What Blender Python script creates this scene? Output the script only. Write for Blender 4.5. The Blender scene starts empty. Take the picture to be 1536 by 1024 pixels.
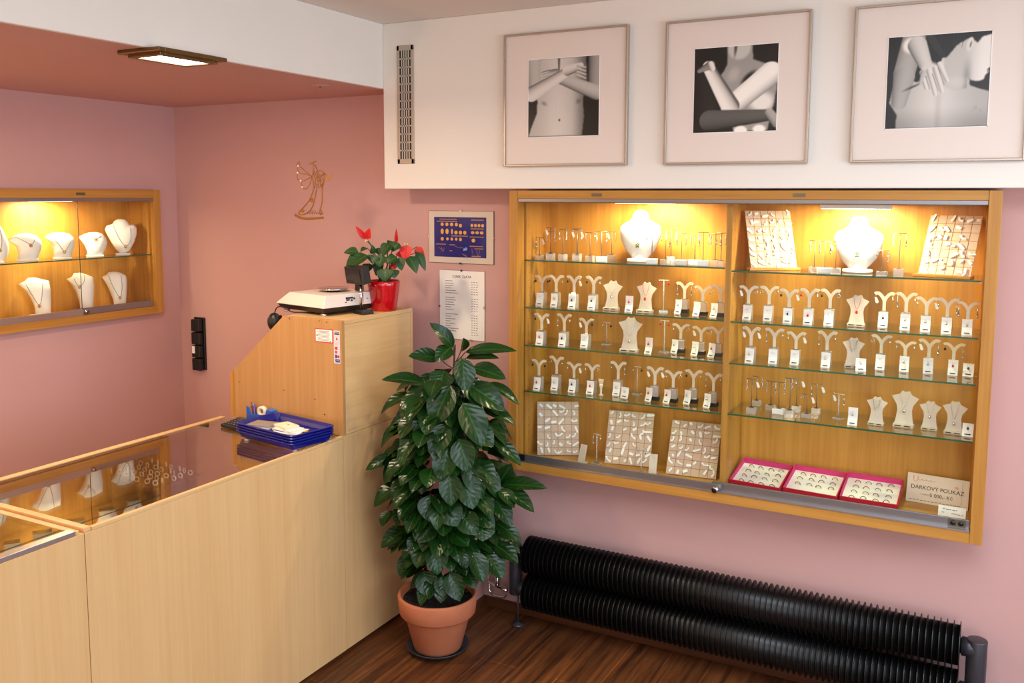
import bpy, math, random
import numpy as np
from mathutils import Matrix, Vector
random.seed(7)
rnd = random.uniform
S = bpy.context.scene
COL = S.collection
PI = math.pi

# ---------------------------------------------------------------- helpers
def lin(c):
    return tuple(((v/255)/12.92 if v/255 <= .04045 else ((v/255+.055)/1.055)**2.4) for v in c)

class MB:
    """collects shapes, then links them as one mesh object"""
    def __init__(s):
        s.v = []; s.f = []; s.uv = None; s.smooth = []
    def add(s, vs, fs, smooth=False):
        o = len(s.v); s.v += [tuple(map(float, p)) for p in vs]
        for f in fs:
            s.f.append([i+o for i in f]); s.smooth.append(smooth)
        return s
    def box(s, x0, y0, z0, x1, y1, z1):
        x0, x1 = sorted((x0, x1)); y0, y1 = sorted((y0, y1)); z0, z1 = sorted((z0, z1))
        return s.add([(x0,y0,z0),(x1,y0,z0),(x1,y1,z0),(x0,y1,z0),(x0,y0,z1),(x1,y0,z1),(x1,y1,z1),(x0,y1,z1)],
              [(3,2,1,0),(4,5,6,7),(0,1,5,4),(1,2,6,5),(2,3,7,6),(3,0,4,7)])
    def obox(s, c, u, v, w):
        """oriented box: centre and three half-axis vectors"""
        c, u, v, w = map(Vector, (c, u, v, w))
        p = [c+u*a+v*b+w*d for d in (-1,1) for a, b in ((-1,-1),(1,-1),(1,1),(-1,1))]
        return s.add(p, [(3,2,1,0),(4,5,6,7),(0,1,5,4),(1,2,6,5),(2,3,7,6),(3,0,4,7)])
    def tube(s, pts, r, n=8, closed=False, cap=True):
        pts = [Vector(p) for p in pts]; m = len(pts)
        rs = r if isinstance(r, (list, tuple)) else [r]*m
        ref = None; vs = []
        for i, p in enumerate(pts):
            if closed: t = pts[(i+1) % m]-pts[i-1]
            else: t = pts[min(i+1, m-1)]-pts[max(i-1, 0)]
            t = t.normalized() if t.length > 1e-9 else Vector((0,0,1))
            if ref is None:
                ref = t.orthogonal().normalized()
            else:
                ref = ref-t*ref.dot(t)
                ref = ref.normalized() if ref.length > 1e-6 else t.orthogonal().normalized()
            b = t.cross(ref)
            for k in range(n):
                a = 2*PI*k/n
                vs.append(p+(ref*math.cos(a)+b*math.sin(a))*rs[i])
        fs = []
        for i in range(m if closed else m-1):
            j = (i+1) % m
            for k in range(n):
                l = (k+1) % n
                fs.append((i*n+k, i*n+l, j*n+l, j*n+k))
        if cap and not closed:
            fs.append(tuple(reversed(range(n)))); fs.append(tuple((m-1)*n+k for k in range(n)))
        return s.add(vs, fs, True)
    def lathe(s, prof, c=(0,0,0), n=32, smooth=True, close=True):
        vs = []
        for r, z in prof:
            for k in range(n):
                a = 2*PI*k/n; vs.append((c[0]+r*math.cos(a), c[1]+r*math.sin(a), c[2]+z))
        fs = []
        m = len(prof)
        for i in range(m-1):
            for k in range(n):
                l = (k+1) % n; fs.append((i*n+k, i*n+l, (i+1)*n+l, (i+1)*n+k))
        if close:
            fs.append(tuple(reversed(range(n)))); fs.append(tuple((m-1)*n+k for k in range(n)))
        return s.add(vs, fs, smooth)
    def prism(s, pts, a0, a1, axis='y'):
        """2-D outline pulled along an axis; (x,z) for y, (y,z) for x, (x,y) for z"""
        def P(p, a):
            return {'y': (p[0], a, p[1]), 'x': (a, p[0], p[1]), 'z': (p[0], p[1], a)}[axis]
        n = len(pts)
        return s.add([P(p, a0) for p in pts]+[P(p, a1) for p in pts],
              [tuple(range(n)), tuple(reversed(range(n, 2*n)))]+[(i+n, (i+1) % n+n, (i+1) % n, i) for i in range(n)])
    def ribbon(s, path, hw, y0, y1):
        """flat plate following an (x,z) path, half width hw, from y0 to y1"""
        L = []; R = []
        for i, p in enumerate(path):
            a = path[max(i-1, 0)]; b = path[min(i+1, len(path)-1)]
            t = Vector((b[0]-a[0], b[1]-a[1])).normalized(); nrm = Vector((-t.y, t.x))
            L.append((p[0]+nrm.x*hw, p[1]+nrm.y*hw)); R.append((p[0]-nrm.x*hw, p[1]-nrm.y*hw))
        for i in range(len(path)-1):
            q = [L[i], L[i+1], R[i+1], R[i]]
            s.prism(q, y0, y1)
        return s
    def domed(s, outline, depth, back=.3, y=0.0):
        """rounded solid from an (x,z) outline, front bulging to -y"""
        n = len(outline); cx = sum(p[0] for p in outline)/n; cz = sum(p[1] for p in outline)/n
        rings = [(1, 0)]+[(k, -depth*math.sqrt(max(0, 1-k**2.6))) for k in (.985,.94,.85,.7,.5,.28)]
        vs = []
        def ring(k, yy):
            for p in outline: vs.append((cx+(p[0]-cx)*k, y+yy, cz+(p[1]-cz)*k))
        ring(.9, depth*back)
        for k, yy in rings: ring(k, yy)
        m = len(rings)+1; fs = [tuple(range(n))]
        for i in range(m-1):
            for k in range(n):
                l = (k+1) % n; fs.append((i*n+l, i*n+k, (i+1)*n+k, (i+1)*n+l))
        vs.append((cx, y-depth, cz)); c = len(vs)-1
        for k in range(n): fs.append(((m-1)*n+(k+1) % n, (m-1)*n+k, c))
        return s.add(vs, fs, True)
    def ball(s, c, r, n=10, m=7, sz=1.0):
        vs = [(c[0], c[1], c[2]-r*sz)]; fs = []
        for i in range(1, m):
            a = -PI/2+PI*i/m
            for k in range(n):
                b = 2*PI*k/n; vs.append((c[0]+r*math.cos(a)*math.cos(b), c[1]+r*math.cos(a)*math.sin(b), c[2]+r*sz*math.sin(a)))
        vs.append((c[0], c[1], c[2]+r*sz))
        for k in range(n): fs.append((0, 1+(k+1) % n, 1+k)); fs.append((len(vs)-1, len(vs)-1-n+k, len(vs)-1-n+(k+1) % n))
        for i in range(m-2):
            for k in range(n):
                l = (k+1) % n; fs.append((1+i*n+k, 1+i*n+l, 1+(i+1)*n+l, 1+(i+1)*n+k))
        return s.add(vs, fs, True)
    def build(s, name, mat, parent=None, bev=0, loc=None, rot=None, seg=2):
        me = bpy.data.meshes.new(name); me.from_pydata(s.v, [], s.f); me.update()
        me.polygons.foreach_set('use_smooth', s.smooth)
        if s.uv is not None:
            lay = me.uv_layers.new(name='UVMap')
            li = np.empty(len(me.loops), dtype=np.int32); me.loops.foreach_get('vertex_index', li)
            lay.data.foreach_set('uv', np.array(s.uv, dtype=np.float32)[li].ravel())
        if mat: me.materials.append(mat)
        o = bpy.data.objects.new(name, me); COL.objects.link(o)
        if parent: o.parent = parent
        if loc: o.location = loc
        if rot: o.rotation_euler = rot
        if bev:
            b = o.modifiers.new('edge', 'BEVEL'); b.width = bev; b.segments = seg; b.limit_method = 'ANGLE'; b.angle_limit = .6
        return o

def thing(name, label, cat, loc=(0,0,0), rz=0, group=None, tilt=0):
    o = bpy.data.objects.new(name, None); COL.objects.link(o); o.empty_display_size = .05
    o.location = loc; o.rotation_euler = (tilt, 0, rz)
    return tag(o, label, cat, group)
def tag(o, label, cat, group=None):
    o['label'] = label; o['category'] = cat
    if group: o['group'] = group
    return o
def struct(o, label=None):
    o['kind'] = 'structure'
    if label: o['label'] = label
    return o
def dup(src, loc, rot, label, cat, group, scale=None):
    r = src.copy(); COL.objects.link(r); r.location = loc; r.rotation_euler = rot
    if scale: r.scale = scale
    for ch in list(src.children):
        c = ch.copy(); COL.objects.link(c); c.parent = r
        for g in ch.children:
            d = g.copy(); COL.objects.link(d); d.parent = c
    return tag(r, label, cat, group)
class Proto:
    """the first place() moves the built thing itself, later ones copy it"""
    def __init__(s, o): s.o = o; s.used = False
    def place(s, loc, rot, label, cat, group, scale=None):
        if s.used: return dup(s.o, loc, rot, label, cat, group, scale)
        s.used = True; o = s.o; o.location = loc; o.rotation_euler = rot
        if scale: o.scale = scale
        return tag(o, label, cat, group)
ORD = 'first second third fourth fifth sixth seventh eighth ninth tenth eleventh twelfth thirteenth fourteenth fifteenth sixteenth seventeenth eighteenth'.split()
NUM = 'one two three four five six seven eight nine'.split()

# ---------------------------------------------------------------- materials
def nmat(name):
    m = bpy.data.materials.new(name); m.use_nodes = True
    return m, m.node_tree.nodes, m.node_tree.links, m.node_tree.nodes['Principled BSDF']
def plain(name, rgb, rough=.5, metal=0, spec=.5, noise=0, nscale=30, bump=0, trans=0, coat=0, alpha=1, linear=None):
    m, N, L, b = nmat(name)
    c = linear or lin(rgb)
    b.inputs['Base Color'].default_value = (*c, 1); b.inputs['Roughness'].default_value = rough
    b.inputs['Metallic'].default_value = metal; b.inputs['Specular IOR Level'].default_value = spec
    b.inputs['Coat Weight'].default_value = coat; b.inputs['Coat Roughness'].default_value = .08
    b.inputs['Alpha'].default_value = alpha
    if trans: b.inputs['Transmission Weight'].default_value = trans
    if noise or bump:
        tc = N.new('ShaderNodeTexCoord'); nz = N.new('ShaderNodeTexNoise')
        nz.inputs['Scale'].default_value = nscale; nz.inputs['Detail'].default_value = 4
        L.new(tc.outputs['Object'], nz.inputs['Vector'])
        if noise:
            mx = N.new('ShaderNodeMix'); mx.data_type = 'RGBA'
            mx.inputs['A'].default_value = (*[v*(1-noise) for v in c], 1); mx.inputs['B'].default_value = (*[min(1, v*(1+noise)) for v in c], 1)
            L.new(nz.outputs['Fac'], mx.inputs['Factor']); L.new(mx.outputs['Result'], b.inputs['Base Color'])
        if bump:
            bp = N.new('ShaderNodeBump'); bp.inputs['Strength'].default_value = bump; bp.inputs['Distance'].default_value = .01
            L.new(nz.outputs['Fac'], bp.inputs['Height']); L.new(bp.outputs['Normal'], b.inputs['Normal'])
    return m
def wood(name, c1, c2, axis='z', rough=.42, fine=70, coarse=7, stretch=.035, spec=.4):
    """fine straight grain running along the axis"""
    m, N, L, b = nmat(name)
    tc = N.new('ShaderNodeTexCoord'); mp = N.new('ShaderNodeMapping')
    mp.inputs['Scale'].default_value = {'x': (stretch,1,1), 'y': (1,stretch,1), 'z': (1,1,stretch)}[axis]
    L.new(tc.outputs['Object'], mp.inputs['Vector'])
    n1 = N.new('ShaderNodeTexNoise'); n1.inputs['Scale'].default_value = fine; n1.inputs['Detail'].default_value = 5; n1.inputs['Roughness'].default_value = .6
    n2 = N.new('ShaderNodeTexNoise'); n2.inputs['Scale'].default_value = coarse; n2.inputs['Detail'].default_value = 3; n2.inputs['Distortion'].default_value = 1.2
    L.new(mp.outputs['Vector'], n1.inputs['Vector']); L.new(mp.outputs['Vector'], n2.inputs['Vector'])
    ad = N.new('ShaderNodeMath'); ad.operation = 'MULTIPLY_ADD'; ad.inputs[1].default_value = .45
    mu = N.new('ShaderNodeMath'); mu.operation = 'MULTIPLY'; mu.inputs[1].default_value = .55
    L.new(n2.outputs['Fac'], mu.inputs[0]); L.new(n1.outputs['Fac'], ad.inputs[0]); L.new(mu.outputs[0], ad.inputs[2])
    rp = N.new('ShaderNodeValToRGB'); rp.color_ramp.elements[0].position = .36; rp.color_ramp.elements[1].position = .62
    rp.color_ramp.elements[0].color = (*lin(c2), 1); rp.color_ramp.elements[1].color = (*lin(c1), 1)
    L.new(ad.outputs[0], rp.inputs['Fac']); L.new(rp.outputs['Color'], b.inputs['Base Color'])
    bp = N.new('ShaderNodeBump'); bp.inputs['Strength'].default_value = .06; bp.inputs['Distance'].default_value = .004
    L.new(n1.outputs['Fac'], bp.inputs['Height']); L.new(bp.outputs['Normal'], b.inputs['Normal'])
    b.inputs['Roughness'].default_value = rough; b.inputs['Specular IOR Level'].default_value = spec
    return m
def glass(name, tint=(1,1,1), base=.045, power=5.0, amount=1.0, rough=0.0, milky=0.0):
    """clear pane: see-through with a Schlick mirror reflection on each face"""
    m, N, L, b = nmat(name); N.remove(b)
    out = N['Material Output']
    lw = N.new('ShaderNodeLayerWeight'); lw.inputs['Blend'].default_value = .5
    pw = N.new('ShaderNodeMath'); pw.operation = 'POWER'; pw.inputs[1].default_value = power
    L.new(lw.outputs['Facing'], pw.inputs[0])
    ma = N.new('ShaderNodeMath'); ma.operation = 'MULTIPLY_ADD'; ma.inputs[1].default_value = amount*(1-base); ma.inputs[2].default_value = base*amount
    ma.use_clamp = True
    L.new(pw.outputs[0], ma.inputs[0])
    tr = N.new('ShaderNodeBsdfTransparent'); tr.inputs['Color'].default_value = (*tint, 1)
    gl = N.new('ShaderNodeBsdfGlossy'); gl.inputs['Roughness'].default_value = rough
    mx = N.new('ShaderNodeMixShader')
    L.new(ma.outputs[0], mx.inputs['Fac']); L.new(tr.outputs[0], mx.inputs[1]); L.new(gl.outputs[0], mx.inputs[2])
    if milky:
        df = N.new('ShaderNodeBsdfDiffuse'); df.inputs['Color'].default_value = (.95,.94,.92,1)
        m2 = N.new('ShaderNodeMixShader'); m2.inputs['Fac'].default_value = milky
        L.new(mx.outputs[0], m2.inputs[1]); L.new(df.outputs[0], m2.inputs[2]); mx = m2
    L.new(mx.outputs[0], out.inputs['Surface'])
    return m
def frosted(name, rgb, clear):
    """milky acrylic: diffuse and translucent with a little see-through"""
    m, N, L, b = nmat(name)
    b.inputs['Base Color'].default_value = (*lin(rgb), 1); b.inputs['Roughness'].default_value = .45
    tl = N.new('ShaderNodeBsdfTranslucent'); tl.inputs['Color'].default_value = (*lin(rgb), 1)
    tr = N.new('ShaderNodeBsdfTransparent')
    m1 = N.new('ShaderNodeMixShader'); m1.inputs['Fac'].default_value = .3
    m2 = N.new('ShaderNodeMixShader'); m2.inputs['Fac'].default_value = clear
    L.new(b.outputs[0], m1.inputs[1]); L.new(tl.outputs[0], m1.inputs[2])
    L.new(m1.outputs[0], m2.inputs[1]); L.new(tr.outputs[0], m2.inputs[2])
    L.new(m2.outputs[0], N['Material Output'].inputs['Surface'])
    return m
def emit(name, rgb, strength):
    m, N, L, b = nmat(name)
    b.inputs['Base Color'].default_value = (*rgb, 1)
    b.inputs['Emission Color'].default_value = (*rgb, 1); b.inputs['Emission Strength'].default_value = strength
    return m
def floor_mat():
    m, N, L, b = nmat('walnut_laminate')
    tc = N.new('ShaderNodeTexCoord')
    mp = N.new('ShaderNodeMapping'); mp.inputs['Rotation'].default_value = (0, 0, PI/2)
    mp.inputs['Location'].default_value = (.35, 2.2655, 0)
    L.new(tc.outputs['Object'], mp.inputs['Vector'])
    br = N.new('ShaderNodeTexBrick'); br.offset = .37; br.inputs['Scale'].default_value = 1
    br.inputs['Brick Width'].default_value = 1.28; br.inputs['Row Height'].default_value = .17314
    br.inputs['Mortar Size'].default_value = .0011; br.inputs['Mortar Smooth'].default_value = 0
    br.inputs['Color1'].default_value = (.85,.85,.85,1); br.inputs['Color2'].default_value = (1.15,1.15,1.15,1); br.inputs['Mortar'].default_value = (2.6,2.4,2.2,1)  # pale mortar: bevel glare along the plank seams is put in the colour
    L.new(mp.outputs['Vector'], br.inputs['Vector'])
    mg = N.new('ShaderNodeMapping'); mg.inputs['Scale'].default_value = (1,.05,1); L.new(tc.outputs['Object'], mg.inputs['Vector'])
    n1 = N.new('ShaderNodeTexNoise'); n1.inputs['Scale'].default_value = 60; n1.inputs['Detail'].default_value = 6; n1.inputs['Distortion'].default_value = .6
    n2 = N.new('ShaderNodeTexNoise'); n2.inputs['Scale'].default_value = 9; n2.inputs['Detail'].default_value = 4; n2.inputs['Distortion'].default_value = 2.0
    for n in (n1, n2): L.new(mg.outputs['Vector'], n.inputs['Vector'])
    mm = N.new('ShaderNodeMath'); mm.operation = 'ADD'; L.new(n1.outputs['Fac'], mm.inputs[0]); L.new(n2.outputs['Fac'], mm.inputs[1])
    rp = N.new('ShaderNodeValToRGB'); e = rp.color_ramp.elements
    e[0].position = .36; e[0].color = (*lin((54,28,14)), 1); e[1].position = .64; e[1].color = (*lin((122,72,36)), 1)
    hf = N.new('ShaderNodeMath'); hf.operation = 'MULTIPLY'; hf.inputs[1].default_value = .5; L.new(mm.outputs[0], hf.inputs[0])
    L.new(hf.outputs[0], rp.inputs['Fac'])
    mx = N.new('ShaderNodeMix'); mx.data_type = 'RGBA'; mx.blend_type = 'MULTIPLY'; mx.inputs['Factor'].default_value = 1
    L.new(rp.outputs['Color'], mx.inputs['A']); L.new(br.outputs['Color'], mx.inputs['B'])
    L.new(mx.outputs['Result'], b.inputs['Base Color'])
    bp = N.new('ShaderNodeBump'); bp.inputs['Strength'].default_value = .12; bp.inputs['Distance'].default_value = .004
    L.new(mm.outputs[0], bp.inputs['Height']); L.new(bp.outputs['Normal'], b.inputs['Normal'])
    b.inputs['Roughness'].default_value = .42
    return m
def leaf_mat(name, dark, light, vein, rough=.25, spec=.5):
    """glossy leaf: midrib and side veins follow the leaf's own UV"""
    m, N, L, b = nmat(name)
    uv = N.new('ShaderNodeUVMap'); sp = N.new('ShaderNodeSeparateXYZ'); L.new(uv.outputs[0], sp.inputs[0])
    a = N.new('ShaderNodeMath'); a.operation = 'ABSOLUTE'; L.new(sp.outputs['X'], a.inputs[0])
    rib = N.new('ShaderNodeMapRange'); rib.inputs['From Min'].default_value = .03; rib.inputs['From Max'].default_value = .10
    rib.inputs['To Min'].default_value = 1; rib.inputs['To Max'].default_value = 0; L.new(a.outputs[0], rib.inputs['Value'])
    w = N.new('ShaderNodeMath'); w.operation = 'MULTIPLY_ADD'; w.inputs[1].default_value = -.30
    L.new(a.outputs[0], w.inputs[0]); L.new(sp.outputs['Y'], w.inputs[2])
    sn = N.new('ShaderNodeMath'); sn.operation = 'MULTIPLY'; sn.inputs[1].default_value = 2*PI*6; L.new(w.outputs[0], sn.inputs[0])
    si = N.new('ShaderNodeMath'); si.operation = 'SINE'; L.new(sn.outputs[0], si.inputs[0])
    tc = N.new('ShaderNodeTexCoord'); nz = N.new('ShaderNodeTexNoise'); nz.inputs['Scale'].default_value = 14; L.new(tc.outputs['Object'], nz.inputs['Vector'])
    mx = N.new('ShaderNodeMix'); mx.data_type = 'RGBA'; mx.inputs['A'].default_value = (*lin(dark), 1); mx.inputs['B'].default_value = (*lin(light), 1)
    L.new(nz.outputs['Fac'], mx.inputs['Factor'])
    m2 = N.new('ShaderNodeMix'); m2.data_type = 'RGBA'; m2.inputs['B'].default_value = (*lin(vein), 1)
    L.new(rib.outputs[0], m2.inputs['Factor']); L.new(mx.outputs['Result'], m2.inputs['A'])
    L.new(m2.outputs['Result'], b.inputs['Base Color'])
    bp = N.new('ShaderNodeBump'); bp.inputs['Strength'].default_value = .11; bp.inputs['Distance'].default_value = .003
    L.new(si.outputs[0], bp.inputs['Height']); L.new(bp.outputs['Normal'], b.inputs['Normal'])
    b.inputs['Roughness'].default_value = rough; b.inputs['Specular IOR Level'].default_value = spec
    return m
def vcol_mat(name, rough=.35):
    m, N, L, b = nmat(name)
    a = N.new('ShaderNodeVertexColor'); a.layer_name = 'Col'
    L.new(a.outputs['Color'], b.inputs['Base Color']); b.inputs['Roughness'].default_value = rough
    return m

PINK = plain('pink_wall_paint', (204,160,154), .75, noise=.03, nscale=3, bump=.02)
WHITE = plain('white_wall_paint', (238,231,219), .8, noise=.015, nscale=3)
CEIL = plain('ceiling_paint', (232,222,212), .85)
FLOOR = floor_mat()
BASEB = wood('skirting_walnut', (104,58,32), (70,38,22), 'x', .4)
OAKX = wood('oak_grain_x', (196,142,66), (166,110,40), 'x')
OAKY = wood('oak_grain_y', (196,142,66), (166,110,40), 'y')
OAKZ = wood('oak_grain_z', (196,142,66), (166,110,40), 'z')
OAKB = wood('oak_back_panel', (214,154,70), (188,126,48), 'z')  # same wood as the frame oak; the lighting difference is put in the colour
BEECHZ = wood('beech_grain_z', (220,181,128), (211,169,115), 'z', .6, 60, 9, .03, .2)
BEECHX = wood('beech_grain_slant', (224,186,132), (212,170,116), 'y', .45, 50, 10, .05)
BEECHD = wood('beech_end_panel', (196,148,92), (180,132,78), 'z', .45, 60, 9, .03)
DARKW = wood('counter_lining', (150,96,56), (118,72,40), 'y', .5)
ALU = plain('brushed_aluminium', (196,192,192), .32, .9)
ALUD = plain('grey_aluminium', (150,148,150), .38, .85)
STEEL = plain('polished_steel', (215,213,210), .12, 1)
SILVER = plain('silver_jewellery', (208,205,200), .22, .85)
GOLD = plain('gold_wire', (206,150,58), .28, 1)
DGOLD = plain('antique_gold_wire', (150,94,28), .4, .7)
ROD = plain('grey_metal_rod', (128,118,108), .35, .6)
PANE = glass('door_glass', (.985,1,.99), .03, 5, .6)
SHELF = glass('shelf_glass', (.93,.985,.95), .05, 4.2, 1.0)
SEDGE = plain('green_glass_edge', (30,92,62), .15, spec=.8)
TOPG = glass('counter_glass', (.88,.84,.78), .07, 2.1, 1.0)
CLEAR = glass('clear_acrylic', (.97,.97,.95), .14, 3, 1.0, .02, .22)
MILK = frosted('milky_acrylic', (248,236,214), .10)
FROST = frosted('frosted_acrylic', (248,240,228), .42)
BUST = plain('white_leatherette', (246,240,230), .5)
PAPER = plain('white_paper', (246,243,236), .7)
MAT = plain('ivory_picture_mat', (232,217,204), .75)
INK = plain('black_ink', (28,26,26), .6)
GINK = plain('grey_ink', (120,112,110), .7)
BLACK = plain('black_plastic', (20,20,21), .4)
BLACKR = plain('black_radiator_paint', (7,7,8), .38)
GUN = plain('gunmetal_paint', (66,64,70), .35, .4)
PINKBOX = plain('magenta_card', (206,48,112), .6)
REDBOX = plain('crimson_card', (190,20,58), .5)
CREAM = plain('cream_velvet', (246,241,230), .8)
BLUE = plain('cobalt_plastic', (10,22,122), .3)
LBLUE = plain('light_blue_plastic', (52,120,214), .35)
RED = plain('red_stone', (200,24,30), .15)
DARKST = plain('dark_stone', (38,36,40), .15)
REDPOT = plain('red_glazed_ceramic', (188,8,22), .12, coat=.6)
TERRA = plain('terracotta', (190,112,76), .8, noise=.26, nscale=7, bump=.12)
SOIL = plain('potting_soil', (26,19,15), .95, bump=.6, nscale=60)
SAUCER = plain('dark_grey_plastic', (44,46,52), .4)
BARK = plain('stem_bark', (64,48,34), .8, noise=.2, nscale=40)
LEAF = leaf_mat('glossy_dark_leaf', (10,34,11), (26,62,17), (38,78,25), .26, .28)
PLEAF = leaf_mat('poinsettia_leaf', (16,50,16), (32,78,26), (60,100,40), .5)
BRACT = leaf_mat('poinsettia_bract', (188,8,12), (212,16,16), (160,6,10), .5)
BOARDM = plain('beige_card_board', (205,176,150), .7, noise=.06, nscale=80)
BRASS = plain('aged_brass', (120,96,60), .35, .9)
GLOW = emit('lamp_glow', (1,.93,.8), 30)
GLOWC = emit('cabinet_lamp_glow', (1,.84,.58), 16)
GREYP = plain('grey_notebook_cover', (150,138,130), .6)
ORANGE = plain('orange_ink', (222,150,96), .6)
BLUEINK = plain('deep_blue_print', (16,20,110), .4)
GOLDP = plain('gold_print', (226,168,84), .4)
WHITEPL = plain('white_plastic', (236,232,226), .4)
REDINK = plain('red_print', (206,50,40), .5)
BLUEP = plain('blue_print', (40,60,140), .5)
SCALEP = plain('pink_white_plastic', (232,220,210), .4)
VOUCH = plain('voucher_paper', (232,212,186), .6)
PHOTO = vcol_mat('photo_print', .4)
PLATEM = plain('number_plate_metal', (120,110,96), .35, .7)
PURPLE = plain('dark_plum_velvet', (46,26,28), .85)

def text(body, size, loc, rot, mat, name, parent, ext=.0003, align='CENTER'):
    c = bpy.data.curves.new(name, 'FONT'); c.body = body; c.size = size; c.extrude = ext
    c.align_x = align; c.align_y = 'CENTER'; c.materials.append(mat)
    o = bpy.data.objects.new(name, c); COL.objects.link(o); o.parent = parent
    # keep the lettering as a real mesh
    me = bpy.data.meshes.new_from_object(o.evaluated_get(bpy.context.evaluated_depsgraph_get())); bpy.data.objects.remove(o)
    o = bpy.data.objects.new(name, me); COL.objects.link(o); o.parent = parent
    o.location = loc; o.rotation_euler = rot
    return o

# ---------------------------------------------------------------- room
ZP, ZC, WS, DB, ZS = 2.4223, 2.708, 1.573, -.2, 1.971
XR, YF = 6.4, -6.2
XE, YE = XR+.4, YF-.4
b = MB()
b.box(-.25,0,0, 2.235,.25,ZC).box(4.05,0,0, XE,.25,ZC).box(2.235,0,0, 4.05,.25,.765).box(2.235,0,1.945, 4.05,.25,ZC)
struct(b.build('wall_back', PINK), 'pink painted back wall behind the large display case')
b = MB()
b.box(-.25,YF,0, 0,-2.02,ZC).box(-.25,-.205,0, 0,0,ZC).box(-.25,-2.02,0, 0,-.205,1.33).box(-.25,-2.02,1.945, 0,-.205,ZC)
struct(b.build('wall_left', PINK), 'pink painted wall behind the counter')
# side and front walls with the daylight windows, behind the camera
b = MB(); b.box(XR,YF,0, XE,-3.3,ZC).box(XR,-.45,0, XE,0,ZC).box(XR,-3.3,0, XE,-.45,.75).box(XR,-3.3,2.45, XE,-.45,ZC)
struct(b.build('wall_right', WHITE))
b = MB(); b.box(-.25,YE,0, 4.25,YF,ZC).box(6.3,YE,0, XE,YF,ZC).box(4.25,YE,0, 6.3,YF,.5).box(4.25,YE,2.5, 6.3,YF,ZC)
struct(b.build('wall_front', WHITE))
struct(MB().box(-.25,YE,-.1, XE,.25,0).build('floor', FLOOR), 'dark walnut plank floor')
struct(MB().box(WS,YE,ZC, XE,.25,ZC+.1).build('ceiling', CEIL), 'white ceiling')
struct(MB().box(-.25,YF,ZP, WS-.02,0,ZP+.05).build('ceiling_low', PINK), 'lowered pink ceiling over the counter')
struct(MB().box(WS-.02,YF,ZP, WS,0,ZC).build('trim_1', WHITE, bev=.003), 'white bulkhead above the counter')
struct(MB().box(WS,DB,ZS, XE,0,ZC).build('trim_2', WHITE, bev=.004), 'white boxed soffit holding the framed photographs')
struct(MB().box(1.7177,-.19,0, 1.985,0,.42).build('trim_3', PINK), 'low pink pipe boxing beside the counter')
struct(MB().box(2.0,-.015,0, XR,0,.045).build('baseboard_back', BASEB, bev=.002))
struct(MB().box(1.985,-.19,0, 2.0,-.0,.045).box(1.72,-.205,0, 2.0,-.19,.045).build('baseboard_left', BASEB, bev=.002))

# ---------------------------------------------------------------- camera
cd = bpy.data.cameras.new('camera'); cam = bpy.data.objects.new('camera', cd); COL.objects.link(cam)
yaw, pitch, roll = .49271, -.10553, .0027866
fw = Vector((-math.sin(yaw)*math.cos(pitch), math.cos(yaw)*math.cos(pitch), math.sin(pitch)))
r0 = Vector((math.cos(yaw), math.sin(yaw), 0)); u0 = r0.cross(fw)
rt = r0*math.cos(roll)+u0*math.sin(roll); up = -r0*math.sin(roll)+u0*math.cos(roll)
mw = Matrix((rt, up, -fw)).transposed().to_4x4(); mw.translation = Vector((4.0721,-3.6151,1.9403))
cam.matrix_world = mw
cd.sensor_width = 36; cd.sensor_fit = 'HORIZONTAL'; cd.lens = 1362.519/1536*36
cd.shift_y = -73.772/1536; cd.clip_start = .05
S.camera = cam

# ---------------------------------------------------------------- light
def area(name, loc, target, sx, sy, power, col):
    l = bpy.data.lights.new(name, 'AREA'); l.shape = 'RECTANGLE'; l.size = sx; l.size_y = sy; l.energy = power; l.color = col
    o = bpy.data.objects.new(name, l); COL.objects.link(o); o.location = loc
    o.rotation_euler = (Vector(target)-Vector(loc)).to_track_quat('-Z', 'Y').to_euler()
    return o
area('daylight_side_window', (XR+.02,-1.88,1.6), (0,-1.88,1.6), 2.8, 1.65, 85, (.70,.83,1))
area('flash_bounce_fill', (4.2,-2.5,2.695), (4.2,-2.5,0), 1.5, 1.5, 62, (.80,.90,1))  # added unseen light, stands for camera flash bounced off the ceiling
area('daylight_shop_window', (5.28,YF-.02,1.5), (5.28,0,1.5), 2.0, 1.95, 60, (.76,.86,1))
def point_light(name, loc, r, power, col):
    l = bpy.data.lights.new(name, 'POINT'); l.shadow_soft_size = r; l.energy = power; l.color = col
    o = bpy.data.objects.new(name, l); COL.objects.link(o); o.location = loc
point_light('added_warm_fill', (2.5,-4.7,2.15), .25, 20, (1,.76,.52))  # no such fitting known; added behind the view to lift the low ceiling
point_light('added_counter_fill', (.45,-2.95,1.25), .12, 24, (1,.70,.42))  # unseen point added to brighten the low ceiling and left wall
area('counter_ceiling_lamp', (1.53,-1.35,2.375), (1.53,-1.35,0), .13, .16, 15, (1,.76,.50))
area('unseen_warm_fill', (.8,-2.9,2.40), (.8,-2.9,0), .2, .2, 18, (1,.76,.50))  # out of view, a guessed source chosen for the warm tint above
area('case_lamp_left_half', (2.78,-.055,1.9105), (2.78,.03,1.2), .16, .035, 14, (1,.81,.5))
area('case_lamp_right_half', (3.60,-.055,1.894), (3.60,.03,1.2), .18, .035, 11.5, (1,.81,.5))
area('wall_case_lamp', (-.04,-.75,1.9055), (-.07,-.75,1.2), .12, .035, 5.5, (1,.81,.5))
area('wall_case_lamp_far', (-.03,-1.6,1.9055), (-.06,-1.6,1.2), .2, .035, 6, (1,.81,.5))
area('counter_interior_fill', (1.688,-1.31,.934), (1.2,-1.31,.80), 1.05, .012, 9, (1,.86,.64))  # unseen strip added so the tray and lining show through the glass
w = bpy.data.worlds.new('world'); S.world = w; w.use_nodes = True
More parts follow.
